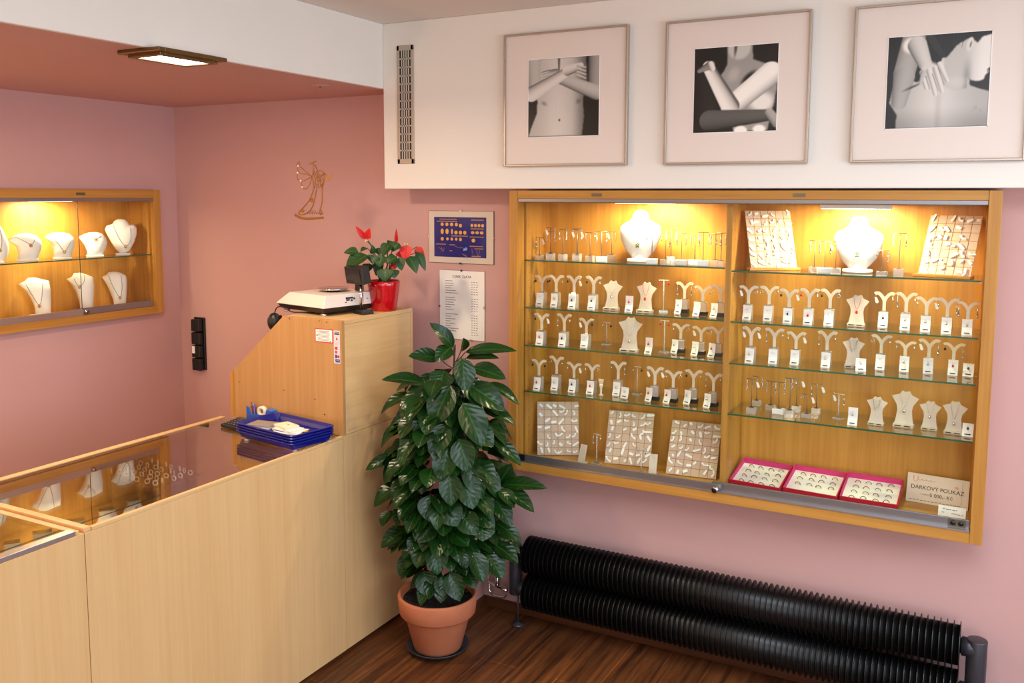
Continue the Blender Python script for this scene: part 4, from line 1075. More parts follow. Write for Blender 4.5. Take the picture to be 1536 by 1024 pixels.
# voucher and small card
t = thing('gift_voucher', 'cream gift voucher reading DÁRKOVÝ POUKAZ leaning at the right end of the case floor', 'voucher', (3.806,.060,.7905), -.10, None, -.22)
MB().box(0,0,0, .214,.003,.108).build('sheet', VOUCH, t)
text('DÁRKOVÝ POUKAZ', .0205, (.106,-.0004,.058), (PI/2,0,0), INK, 'title_text', t)
text('5 000,- Kč', .0185, (.122,-.0004,.034), (PI/2,0,0), INK, 'amount_text', t)
text('v hodnotě', .008, (.066,-.0004,.034), (PI/2,0,0), GINK, 'value_text', t)
m = MB(); pts = []
for k in range(60):
    a = k*.55; pts.append((.018+.0013*k+.004*math.cos(a), -.0006, .088+(.012-.00014*k)*math.sin(a)*(1 if k < 16 else .35)))
m.tube(pts, .0006, 5); pts = []
for k in range(24):
    a = k*.8; pts.append((.165+.0006*k+.003*math.cos(a), -.0006, .076+.004*math.sin(a)))
m.tube(pts, .0005, 5); m.build('script_flourish', ORANGE, t)
m = MB()
for i in range(14): m.box(.012+.0128*i,-.0004,.0085+(i % 3)*.001, .012+.0128*i+.009,.0002,.0105+(i % 3)*.001)
m.box(.19,-.0004,.004, .1908,.0002,.104); m.build('small_print', GINK, t)
t = thing('name_card', 'small white printed card standing in front of the gift voucher', 'card', (3.925,-.072,.7905), -.04, None, -.25)
MB().box(0,0,0, .090,.0015,.042).build('card_sheet', PAPER, t)
m = MB()
for x0, x1, z in ((.014,.022,.031),(.025,.043,.030),(.046,.056,.029),(.058,.062,.030),(.012,.02,.018),(.044,.06,.017),(.062,.072,.016),(.076,.082,.015)): m.box(x0,-.0005,z-.0012, x1,.0004,z+.0012)
m.build('printed_lines', GINK, t)

# ---------------------------------------------------------------- busts in the wall case behind the counter
k_ = .000755
def left_bust(x, y, z, pts, px, py, depth, foot, label, nlabel, neck, lean=0, rz=.95):
    """outline measured in case-front units, (px, py) = foot centre; it faces the room (+x)"""
    t = thing('necklace_bust', label, 'necklace bust', (x,y,z), rz, 'white busts in the case behind the counter')
    ol = [((a-px)*k_, (py-b_)*k_) for a, b_ in pts]
    MB().domed(ol, depth, .4, 0).build('bust', BUST, t)
    a, c = foot
    MB().box((a-px)*k_,-.03,0, (c-px)*k_,.025,.009).build('foot', BUST, t, bev=.002)
    m = MB(); q = smooth3([((u-px)*k_, 0, (py-v)*k_) for u, v, w_ in neck], 3)
    q = [(x_, -dome_depth(ol, depth, x_, z_)-.0012, z_) for x_, _, z_ in q]
    m.tube(q, .0011, 6); n = m.build('necklace', ROD); n.location = (x,y,z); n.rotation_euler = (0,0,rz)
    tag(n, nlabel, 'necklace', 'necklaces on white busts')
    lo = min(q, key=lambda p: p[2]); m = MB()
    m.tube([(lo[0]+.006*math.cos(2*PI*i/14), lo[1]-.001, lo[2]-.007+.007*math.sin(2*PI*i/14)) for i in range(14)], .0018, 6, closed=True); m.ball((lo[0],lo[1]-.001,lo[2]-.007), .003, 8, 6)
    m.build('pendant', GOLD, n)
LSZ, LFZ = 1.6235, 1.3455
left_bust(-.052,-.327,LSZ, [(760,230),(785,227),(812,232),(828,250),(838,268),(868,270),(885,290),(884,340),(868,390),(845,435),(830,458),(800,470),(770,470),(745,445),(715,390),(685,325),(678,300),(690,275),(728,262),(740,243)], 790, 480, .035, (740,835),
    'tall white bust at the right end of the top row, case behind the counter', 'thin necklace on the tall bust at the right end', [(730,270,.6),(755,340,.95),(790,410,.95),(820,415,.9),(845,380,.85),(842,290,.6)])
def low(nm, y, x, pts, px, py, foot, neck, lab):
    left_bust(x, y, LSZ, pts, px, py, .035, foot, lab, nm, neck)
low('necklace with oval pendant on the low bust beside the tall one', -.500, -.05, [(515,355),(545,338),(580,326),(625,325),(660,335),(684,365),(690,395),(682,430),(665,470),(660,485),(560,488),(562,455),(545,410),(520,372)], 610, 492, (555,665),
    [(540,352,.6),(580,350,.85),(622,372,.95),(650,350,.8)], 'low white bust beside the tall bust, top row, case behind the counter')
low('pale cord on the low bust behind the glass door edge', -.687, -.05, [(303,365),(330,345),(365,334),(410,336),(450,345),(475,370),(483,405),(476,440),(462,470),(455,500),(350,505),(352,470),(345,410),(315,380)], 402, 508, (348,460),
    [(340,352,.6),(380,400,.9),(420,470,.9),(455,400,.8)], 'low white bust behind the glass door edge, top row, case behind the counter')
low('dark cord with gold pendant on the low bust third from the right end', -.871, -.05, [(73,388),(110,362),(150,348),(195,347),(235,365),(262,395),(265,430),(255,465),(240,500),(235,515),(122,520),(128,470),(118,430),(88,405)], 180, 524, (122,240),
    [(115,368,.5),(160,390,.85),(210,425,.95),(232,380,.7)], 'low white bust under the lamp glow, top row, case behind the counter')
low('beaded necklace on the white bust at the left picture edge', -1.024, -.05, [(-90,400),(-60,330),(-30,295),(0,297),(25,340),(48,410),(52,450),(40,500),(20,530),(-60,535),(-80,460)], -20, 540, (-70,20),
    [(-40,310,.5),(-15,400,.9),(5,470,.95),(20,400,.9),(5,310,.6)], 'white bust cut by the left picture edge, top row, case behind the counter')
def tall(y, pts, px, py, foot, neck, lab, nm):
    left_bust(-.065, y, LFZ, pts, px, py, .04, foot, lab, nm, neck)
tall(-.349, [(658,580),(690,562),(702,546),(745,544),(778,553),(812,572),(820,600),(818,660),(812,720),(806,790),(730,790),(722,740),(700,670),(678,620)], 768, 795, (715,815),
     [(700,570,.5),(720,640,.85),(768,740,.8),(785,660,.9),(780,570,.5)], 'tall white neck stand at the right end, bottom row, case behind the counter', 'necklace with dark pendant on the right end neck stand, bottom row')
tall(-.550, [(435,597),(470,580),(482,558),(525,556),(560,570),(598,588),(604,640),(600,700),(594,770),(592,812),(512,815),(508,760),(490,690),(462,630)], 553, 818, (500,600),
     [(480,590,.5),(500,640,.85),(528,640,.9),(548,600,.8),(545,570,.5)], 'tall white neck stand second from the right end, bottom row, case behind the counter', 'necklace with ring pendant on the second neck stand, bottom row')
tall(-.797, [(147,636),(185,620),(205,600),(245,597),(285,610),(325,622),(333,680),(332,760),(328,840),(240,848),(235,790),(215,730),(180,670)], 280, 852, (205,335),
     [(190,628,.5),(230,720,.85),(268,790,.8),(285,700,.9),(290,620,.5)], 'tall white neck stand third from the right end, bottom row, case behind the counter', 'long chain with gold pendant on the third neck stand, bottom row')
tall(-1.059, [(-120,660),(-80,640),(-50,625),(-20,635),(10,660),(30,720),(38,790),(40,870),(-50,880),(-60,800),(-95,720)], -5, 882, (-60,45),
     [(-80,645,.5),(-40,740,.85),(-5,800,.85),(10,720,.9),(-10,650,.5)], 'tall white neck stand cut by the left picture edge, bottom row', 'necklace on the neck stand at the left picture edge, bottom row')
# one more lies under the near counter glass
t = thing('necklace_bust', 'tall white neck stand under the glass of the near counter unit', 'necklace bust', (1.35,-2.2,.738), .9, 'white necklace busts', -.5)
MB().domed([((a-280)*k_, (852-b_)*k_) for a, b_ in [(147,636),(185,620),(205,600),(245,597),(285,610),(325,622),(333,680),(332,760),(328,840),(240,848),(235,790),(215,730),(180,670)]], .03, .4, 0).build('bust', BUST, t)

# ---------------------------------------------------------------- things on the till cabinet
CZ = 1.431
t = thing('weighing_scale', 'white and black jeweller\'s scale with steel pan on the till cabinet', 'scale', (1.447,-.475,CZ), -.20)
W, D = .163, .142
MB().add([(-W+.02,-D+.015,.012),(W-.012,-D+.015,.012),(W-.012,D-.01,.012),(-W+.02,D-.01,.012),(-W,-D,.034),(W,-D,.034),(W,D,.034),(-W,D,.034)],
    [(3,2,1,0),(4,5,6,7),(0,1,5,4),(1,2,6,5),(2,3,7,6),(3,0,4,7)]).build('black_base', BLACK, t, bev=.003)
b = MB(); top = .088
b.add([(-W-.001,-D-.001,.0345),(W+.001,-D-.001,.0345),(W+.001,D,.0345),(-W-.001,D,.0345),(-W+.075,-D+.012,top),(W-.004,-D+.012,top),(W-.004,D-.006,top),(-W+.075,D-.006,top),(-W,-D,.040),(-W,D,.040)],
    [(3,2,1,0),(4,5,6,7),(0,1,5,4,8),(1,2,6,5),(2,3,9,7,6),(3,0,8,9),(8,4,7,9)])
body = b.build('housing', SCALEP, t, bev=.003)
MB().lathe([(.03,top),(.03,top+.008)], (.03,.02,0), 24).build('pan_post', BLACK, t)
MB().lathe([(.062,top+.008),(.068,top+.010),(.068,top+.014),(.064,top+.0165),(.0,top+.0165)], (.03,.02,0), 40, close=False).build('pan', STEEL, t)
m = MB()
for y0, y1, z0, z1 in ((-.02,.018,.066,.073),(-.018,.0,.058,.064),(.006,.016,.055,.062),(-.025,-.018,.05,.054),(.022,.03,.062,.069)): m.box(W-.0025,y0,z0, W+.0012,y1,z1)
m.build('type_label', INK, t)
MB().box(W-.0025,.075,.04, W+.0008,.077,.085).box(W-.0025,.096,.058, W+.0014,.104,.061).build('seam_and_port', GINK, t)
for x, y in ((-.125,-.115),(.13,-.115),(.13,.11),(-.125,.11)): MB().lathe([(.014,0),(.014,.005),(.010,.0125)], (x,y,0), 16).build('foot', STEEL if y < 0 else BLACK, t)
t = thing('customer_display', 'black customer display on a chrome pole beside the red flower pot', 'display', (1.660,-.482,CZ), -.35)
MB().box(-.040,-.028,0, .034,.032,.016).build('base', BLACK, t, bev=.003)
MB().tube([(-.018,0,.016),(-.018,0,.128)], .0062, 16).build('pole', STEEL, t)
MB().obox((-.042,0,.168), (.060,.006,0), (-.003,.022,.004), (0,-.006,.037)).build('screen_housing', BLACK, t, bev=.003)
MB().obox((-.042,-.0235,.164), (.048,.0048,0), (0,.0006,0), (0,-.005,.028)).build('screen', plain('dark_screen', (34,32,34), .15), t)
MB().prism([(-.075,.145),(-.038,.145),(-.030,.095),(-.082,.095)], .008, .026).build('back_bracket', BLACK, t, bev=.002)
t = thing('power_adapter', 'black plug-in adapter with its cable lying on the sloping cabinet end', 'adapter', (1.310,-.655,1.364), 0)
m = MB().ball((0,0,.030), .030, 16, 10, 1.35); m.build('adapter_body', BLACK, t)
MB().box(.012,-.012,.038, .034,.014,.060).build('plug', BLACK, t, bev=.003)
MB().tube(smooth3([(.002,.0,.066),(.008,.006,.092),(.030,.008,.100),(.058,.010,.090),(.085,.02,.0745),(.11,.04,.0735),(.14,.07,.0735)], 3), .0028, 8).build('cable', BLACK, t)

# poinsettia
def leaf(m, base, tip, width, normal, droop=.14, fold=.12, n=9, shape=0):
    """one leaf: folded along the midrib, drooping to a pointed tip; u,v kept for the veins"""
    base, tip = Vector(base), Vector(tip); d = tip-base; L = d.length; d.normalize()
    nz = Vector(normal); nz = (nz-d*nz.dot(d)).normalized(); sd = d.cross(nz)
    vs = []; uv = []; cols = (-1,-.55,0,.55,1)
    for i in range(n):
        v = i/(n-1)
        if shape == 0: wv = math.sin(PI*min(1, v**.85))**.72*(1-.12*v) if 0 < v < 1 else 0
        else: wv = (math.sin(PI*v**.62)**.75)*(1-.15*v) if 0 < v < 1 else 0
        wv = max(wv, .015)*width*.56
        c = base+d*(L*v)+nz*(droop*L*(4*v*(1-v))*.35-droop*L*.25*max(0, v-.6)**1.5)
        for u in cols:
            vs.append(c+sd*(u*wv)+nz*(abs(u)*wv*fold*2+.02*wv*math.sin(9*v+3*u))); uv.append((u, v))
    fs = []
    for i in range(n-1):
        for k in range(4): fs.append((i*5+k, i*5+k+1, (i+1)*5+k+1, (i+1)*5+k))
    m.add(vs, fs, True); m.uv = (m.uv or []); m.uv += uv
def leafset(m): m.uv = []
tocam = Vector((.47,-.876,.10))
t = thing('poinsettia', 'red-bracted poinsettia in a glossy red pot on the till cabinet', 'potted plant', (1.662,-.335,CZ))
MB().lathe([(.0,.0),(.050,0),(.056,.006),(.064,.06),(.0715,.115),(.073,.132),(.070,.1345),(.067,.130),(.060,.105),(.0,.105)], n=40, close=False).build('pot', REDPOT, t)
MB().lathe([(.0,.112),(.0655,.112)], n=30, close=False).build('soil', SOIL, t)
OFF = Vector((1.662,-.335,CZ))
RED_L = [[1.597,-.376,1.75,1.568,-.409,1.807,.026],[1.607,-.382,1.75,1.629,-.387,1.799,.032],[1.705,-.296,1.73,1.714,-.308,1.796,.016],[1.78,-.323,1.725,1.782,-.339,1.657,.055],[1.752,-.316,1.684,1.733,-.343,1.683,.029],[1.796,-.269,1.716,1.835,-.265,1.647,.039],[1.703,-.353,1.653,1.696,-.374,1.663,.026],[1.715,-.347,1.639,1.74,-.351,1.622,.026]]
GRN_L = [[1.568,-.392,1.692,1.519,-.435,1.689,.046],[1.588,-.404,1.684,1.54,-.446,1.629,.055],[1.635,-.413,1.681,1.563,-.468,1.609,.08],[1.637,-.378,1.684,1.643,-.391,1.726,.029],[1.6,-.374,1.71,1.585,-.4,1.693,.033],[1.698,-.322,1.741,1.693,-.342,1.721,.032],[1.712,-.349,1.731,1.688,-.378,1.674,.071],[1.75,-.339,1.734,1.73,-.367,1.696,.051],[1.792,-.328,1.677,1.832,-.324,1.602,.058],[1.809,-.285,1.694,1.849,-.281,1.611,.039],[1.759,-.346,1.672,1.774,-.355,1.614,.045],[1.753,-.36,1.673,1.722,-.394,1.647,.054],[1.708,-.384,1.623,1.717,-.397,1.569,.071],[1.685,-.374,1.681,1.681,-.393,1.627,.064],[1.651,-.381,1.68,1.647,-.4,1.644,.058],[1.622,-.385,1.642,1.621,-.403,1.602,.052],[1.731,-.361,1.617,1.745,-.37,1.58,.051],[1.653,-.346,1.65,1.645,-.368,1.587,.046],[1.672,-.302,1.662,1.705,-.301,1.631,.046],[1.621,-.318,1.708,1.634,-.328,1.676,.039]]
m = MB(); leafset(m); st = MB()
hub = [Vector((-.012,.0,.112)), Vector((.014,.004,.112)), Vector((.004,-.012,.112))]
for a in GRN_L:
    p, q = Vector(a[:3])-OFF, Vector(a[3:6])-OFF
    leaf(m, p, q, a[6], Vector((.3,-.5,.75))+Vector((rnd(-.2,.2),rnd(-.2,.2),0)), .2, .1, 8, 1)
    mid = Vector((p.x*.55, p.y*.55, max(.13, p.z-.03))); h = hub[0] if p.x < -.02 else hub[1] if p.x > .03 else hub[2]
    st.tube(smooth3([h, h.lerp(mid, .6)+Vector((0,0,.01)), mid, p], 1), .0018, 5)
m.build('green_leaves', PLEAF, t)
m = MB(); leafset(m)
for a in RED_L:
    p, q = Vector(a[:3])-OFF, Vector(a[3:6])-OFF
    leaf(m, p, q, a[6], tocam+Vector((rnd(-.2,.2),rnd(-.2,.2),.1)), .12, .1, 8, 1)
    mid = Vector((p.x*.6, p.y*.6, max(.13, p.z-.04))); h = hub[0] if p.x < -.02 else hub[1]
    st.tube(smooth3([h, h.lerp(mid, .6)+Vector((0,0,.01)), mid, p], 1), .0022, 5)
m.build('red_bracts', BRACT, t)
st.build('stems', plain('green_stem', (60,88,40), .6), t)
m = MB()
for c in ((-.058,-.045,.308),(.118,.012,.297),(-.045,-.052,.247)):
    for k in range(6): m.ball((c[0]+rnd(-.012,.012), c[1]+rnd(-.008,.008), c[2]+rnd(-.008,.008)), rnd(.0025,.0042), 7, 5)
m.build('flower_buds', plain('pink_cream_bud', (226,190,150), .5), t)

# ---------------------------------------------------------------- things on the counter glass
TZ = ZK+.0015
for k in range(4):
    z = TZ+.0065+k*.0108
    name = ['bottom tray of the blue stack', 'second blue tray from the bottom of the stack', 'third blue tray from the bottom of the stack', 'topmost blue tray of the stack, holding papers'][k]
    w, d, h = .186, .112, .028
    def rr(w, d, r, n=6):
        p = []
        for cx, cy, a0 in ((w-r,d-r,0),(-w+r,d-r,PI/2),(-w+r,-d+r,PI),(w-r,-d+r,1.5*PI)):
            for i in range(n+1): a = a0+PI/2*i/n; p.append((cx+r*math.cos(a), cy+r*math.sin(a)))
        return p
    rings = [(rr(w-.017,d-.017,.014),0),(rr(w-.0105,d-.0105,.018),.016),(rr(w-.0085,d-.0085,.020),h-.005),(rr(w,d,.026),h-.0055),(rr(w+.0005,d+.0005,.026),h-.002),(rr(w-.0015,d-.0015,.025),h),(rr(w-.0065,d-.0065,.021),h),(rr(w-.0115,d-.0115,.017),.016),(rr(w-.0185,d-.0185,.012),.0025)]
    vs = []; n = len(rings[0][0])
    for r, zz in rings: vs += [(x,y,zz) for x, y in r]
    fs = [tuple(range(n))[::-1], tuple((len(rings)-1)*n+i for i in range(n))]
    for i in range(len(rings)-1):
        for j in range(n): l = (j+1) % n; fs.append((i*n+j, i*n+l, (i+1)*n+l, (i+1)*n+j))
    o = MB().add(vs, fs).build('serving_tray', BLUE, None, loc=(1.546,-.864,z), rot=(0,0,-.165)); tag(o, f'{name} on the counter glass', 'tray', 'stacked cobalt blue trays')
    topz = z+.0025
c, s = math.cos(-.165), math.sin(-.165)
def on_tray(x, y): return (1.546+x*c-y*s, -.864+x*s+y*c)
for k, (x, y) in enumerate(((.17,-.085),(-.11,-.105),(.168,.088),(-.168,.088))):
    p = on_tray(x, y)
    o = MB().lathe([(.009,0),(.009,.0063)], n=16).build('glass_stud', CLEAR, None, loc=(p[0],p[1],ZK+.0006))
    tag(o, ['clear stud under the near right corner of the blue trays','clear stud under the near left edge of the blue trays','clear stud under the far right corner of the blue trays','clear stud under the far left corner of the blue trays'][k], 'stud', 'clear studs under the blue trays')
p = on_tray(-.100,-.03); t = thing('notebook', 'taupe-covered notebook lying in the top blue tray', 'notebook', (p[0],p[1],topz+.0005), .12)
MB().box(-.055,-.04,.0022, .055,.04,.0125).build('pages', PAPER, t)
MB().box(-.056,-.041,0, .056,.041,.002).build('back_cover', GREYP, t); MB().box(-.056,-.041,.0128, .056,.041,.0152).build('front_cover', GREYP, t)
p = on_tray(.045,-.01)
for k, (w, d, dz, hh, a, lab, mt) in enumerate(((.062,.046,0,.004,.22,'large white receipt sheet at the bottom of the pile in the top blue tray', PAPER),(.052,.038,.0042,.009,-.12,'thick white receipt pad lying on the sheet in the top blue tray', PAPER),(.046,.032,.0135,.011,-.32,'cream envelope with orange edge on the receipt pad in the blue tray', plain('cream_envelope', (240,226,196), .7)))):
    t = thing('receipt_pad' if k < 2 else 'envelope', lab, 'paper', (p[0]-.012*k, p[1]+.004*k, topz+.0005+dz), a)
    MB().box(-w,-d,0, w,d,hh).build('sheets', mt, t, bev=.0005)
    m = MB()
    if k == 1: m.box(-.04,-d-.0004,.002, .02,-d+.001,.0045); m.build('blue_edge_print', BLUEP, t)
    elif k == 2: m.box(-w-.0004,-d+.002,.002, -w+.001,d-.002,.006); m.build('orange_edge', ORANGE, t); MB().box(-.01,.004,hh-.001, .014,.008,hh+.0003).build('name_print', GINK, t)
    else: m.box(.01,-d+.006,hh-.001, .05,-d+.009,hh+.0003); m.build('printed_line', GINK, t)
p = on_tray(.155,-.01); t = thing('bead_chain', 'small black and gold bead chain at the right end of the blue tray', 'bracelet', (p[0],p[1],topz+.001), .6)
m = MB(); m2 = MB()
for k in range(18):
    a = k*.55; (m if k % 3 else m2).ball((.022*math.cos(a)*(1-.02*k), .013*math.sin(a), .006+.003*(k % 4)), .0055, 8, 6)
m.build('black_beads', BLACK, t); m2.build('gold_beads', GOLD, t)
t = thing('calculator', 'black desk calculator between the blue trays and the sloping cabinet', 'calculator', (1.245,-.80,TZ), -.10)
MB().add([(-.075,-.052,0),(.075,-.052,0),(.075,.052,0),(-.075,.052,0),(-.075,-.052,.014),(.075,-.052,.014),(.075,.052,.026),(-.075,.052,.026)],
    [(3,2,1,0),(4,5,6,7),(0,1,5,4),(1,2,6,5),(2,3,7,6),(3,0,4,7)]).build('case', BLACK, t, bev=.004)
m = MB(); sl = .012/.104
for i in range(7):
    for j in range(4):
        x, y = -.063+.018*i, -.042+.017*j; z = .014+sl*(y+.052); m.obox((x+.007,y+.005,z+.002), (.007,0,0), (0,.006,.006*sl), (0,0,.0018))
m.build('keys', plain('charcoal_keys', (52,50,50), .5), t)
m = MB()
for i in range(7):
    for j in range(4):
        x, y = -.063+.018*i, -.042+.017*j; z = .014+sl*(y+.052); m.obox((x+.007,y+.005,z+.0041), (.0025,0,0), (0,.0025,.0025*sl), (0,0,.0003))
m.build('key_marks', plain('pale_key_print', (150,146,140), .5), t)
z = .014+sl*.085; MB().obox((0,.036,z+.0016), (.06,0,0), (0,.009,.009*sl), (0,0,.0014)).build('lcd_screen', plain('olive_lcd', (70,74,58), .2), t)
t = thing('tape_dispenser', 'light blue tape dispenser holding pens against the till cabinet', 'tape dispenser', (1.289,-.7255,TZ), 0)
pf = [(-.071,0),(.056,0),(.071,.068),(.046,.074),(.040,.050),(-.044,.043),(-.053,.072),(-.071,.077)]
MB().prism(pf, -.018, -.014).build('side_cheek', plain('mid_blue_plastic', (36,92,186), .35), t, bev=.001)
MB().prism(pf, .014, .018).build('side_cheek', LBLUE, t, bev=.001)
MB().box(-.070,-.0138,.001, .055,.0138,.012).build('base', LBLUE, t)
MB().add([(.0565,-.0138,.001),(.0565,.0138,.001),(.0715,.0138,.068),(.0715,-.0138,.068),(.048,-.0138,.074),(.048,.0138,.074)], [(0,1,2,3),(3,2,5,4)]).build('front_face', LBLUE, t)
o = MB(); q = [(.024*math.cos(2*PI*k/28), .024*math.sin(2*PI*k/28)) for k in range(28)]; i_ = [(.011*math.cos(2*PI*k/28), .011*math.sin(2*PI*k/28)) for k in range(28)]
vs = [(x,y,z) for y in (-.010,.010) for x, z in q]+[(x,y,z) for y in (-.010,.010) for x, z in i_]; fs = []
for k in range(28):
    l = (k+1) % 28; fs += [(k,l,28+l,28+k)[::-1], (56+k,56+l,84+l,84+k), (k,56+k,56+l,l)[::-1], (28+k,84+k,84+l,28+l)]
o.add(vs, fs, True); rl = o.build('tape_roll', plain('cream_tape', (236,226,204), .4), None); rl.location = (1.296,-.7255,TZ+.058)
tag(rl, 'roll of cream tape sitting in the light blue dispenser', 'tape')
for k, (dx, a, mt, lab) in enumerate(((-.034,-.12,plain('violet_pen', (110,90,170), .4),'violet pen standing in the blue tape dispenser'),(-.043,-.28,plain('maroon_pen', (120,50,70), .4),'maroon pen leaning in the blue tape dispenser'))):
    t = thing('pen', lab, 'pen', (1.289+dx,-.7255+.004*k-.002,TZ+.0125), 0)
    top = Vector((.06*math.sin(a),0,.078)); MB().tube([(0,0,0),top*.15,top], [.0012,.0036,.0036], 8).build('barrel', mt, t)
    MB().tube([top*.72+Vector((0,-.0042,0)), top+Vector((0,-.0042,0))], .0011, 6).build('clip', STEEL, t)

# ---------------------------------------------------------------- finned radiator
t = thing('radiator', 'black finned tube radiator on the wall below the large display case', 'radiator', (0,0,0))
RY = -.115; RA, RB = 2.283, 4.02; RT, RL = .343, .175; RR = .083
def fins(zc, name):
    m = MB(); n = int((RB-RA)/.0215)
    for i in range(n+1):
        x = RA+i*(RB-RA)/n; m.tube([(x-.0014,RY,zc),(x+.0014,RY,zc)], RR, 36)
        m.smooth = [False]*len(m.smooth)
    m.tube([(RA,RY,zc),(RB,RY,zc)], .070, 36)
    return m.build(name, BLACKR, t)
for zc in (RT, RL):
    MB().tube([(RA-.045,RY,zc),(RB+.06,RY,zc)], .0275, 24).build('pipe', BLACKR, t)
    fins(zc, 'fins')
MB().tube([(2.215,RY,RL-.03),(2.215,RY,RT+.035)], .0285, 28).build('manifold', GUN, t, bev=.004)
MB().tube([(2.215,RY,RL),(2.27,RY,RL)], .0282, 24).build('elbow', GUN, t)
MB().tube([(4.075,RY,.13),(4.075,RY,RT+.035)], .034, 28).build('manifold', GUN, t, bev=.004)
for zc in (RT, RL): MB().tube([(4.026,RY,zc),(4.075,RY,zc)], .0335, 24).build('elbow', GUN, t)
for x in (2.228, 4.07):
    f = MB().tube([(x,RY,.006),(x,RY,RL-.02)], .0055, 12).build('foot', GUN, t)
    MB().lathe([(.030,0),(.030,.004),(.012,.008),(.008,.014)], (x,RY,.0005), 24).build('foot_plate', GUN, f)
for x in (2.9, 3.5): MB().box(x-.012,RY,RT-.012, x+.012,-.0005,RT+.012).build('wall_bracket', GUN, t)
v = thing('radiator_valve', 'chrome radiator valve on the wall between plant pot and radiator', 'valve', (2.10,-.055,.15))
MB().tube([(-.06,.054,.02),(-.06,.0,.02),(-.05,-.012,.0),(-.02,-.014,-.012),(.06,-.04,-.012)], .007, 12).build('pipe', STEEL, v)
MB().tube(smooth3([(-.05,-.01,-.01),(-.048,-.014,-.045),(-.03,-.016,-.06),(.03,-.02,-.06),(.048,-.02,-.045),(.05,-.02,-.01)], 2), .006, 10).build('bypass_pipe', STEEL, v)
MB().tube([(-.005,-.014,-.01),(-.005,-.014,.035)], [.012,.009], 14).build('valve_body', STEEL, v)
MB().lathe([(.0,.035),(.017,.036),(.019,.042),(.017,.052),(.0,.053)], (-.005,-.014,0), 18, close=False).build('knob', plain('white_valve_knob', (220,214,210), .35), v)

# ---------------------------------------------------------------- big potted plant
PX, PY = 2.030, -.478
t = thing('potted_plant', 'tall bushy dark green plant in a terracotta pot beside the counter', 'potted plant', (PX,PY,0))
MB().lathe([(.0,.004),(.100,.004),(.118,.010),(.134,.026),(.136,.030),(.131,.030),(.115,.014),(.0,.013)], n=48, close=False).build('saucer', SAUCER, t)
MB().lathe([(.0,.0145),(.098,.0145),(.102,.018),(.140,.165),(.144,.170),(.158,.172),(.163,.178),(.170,.248),(.166,.257),(.158,.257),(.152,.244),(.146,.225),(.0,.225)], n=56, close=False).build('pot', TERRA, t)
m = MB().lathe([(.0,.236),(.06,.241),(.11,.234),(.149,.230)], n=30, close=False)
for _ in range(50):
    a, r = rnd(0, 2*PI), rnd(.01,.135); m.ball((r*math.cos(a), r*math.sin(a), .236), rnd(.004,.011), 6, 4)
m.build('soil', SOIL, t)
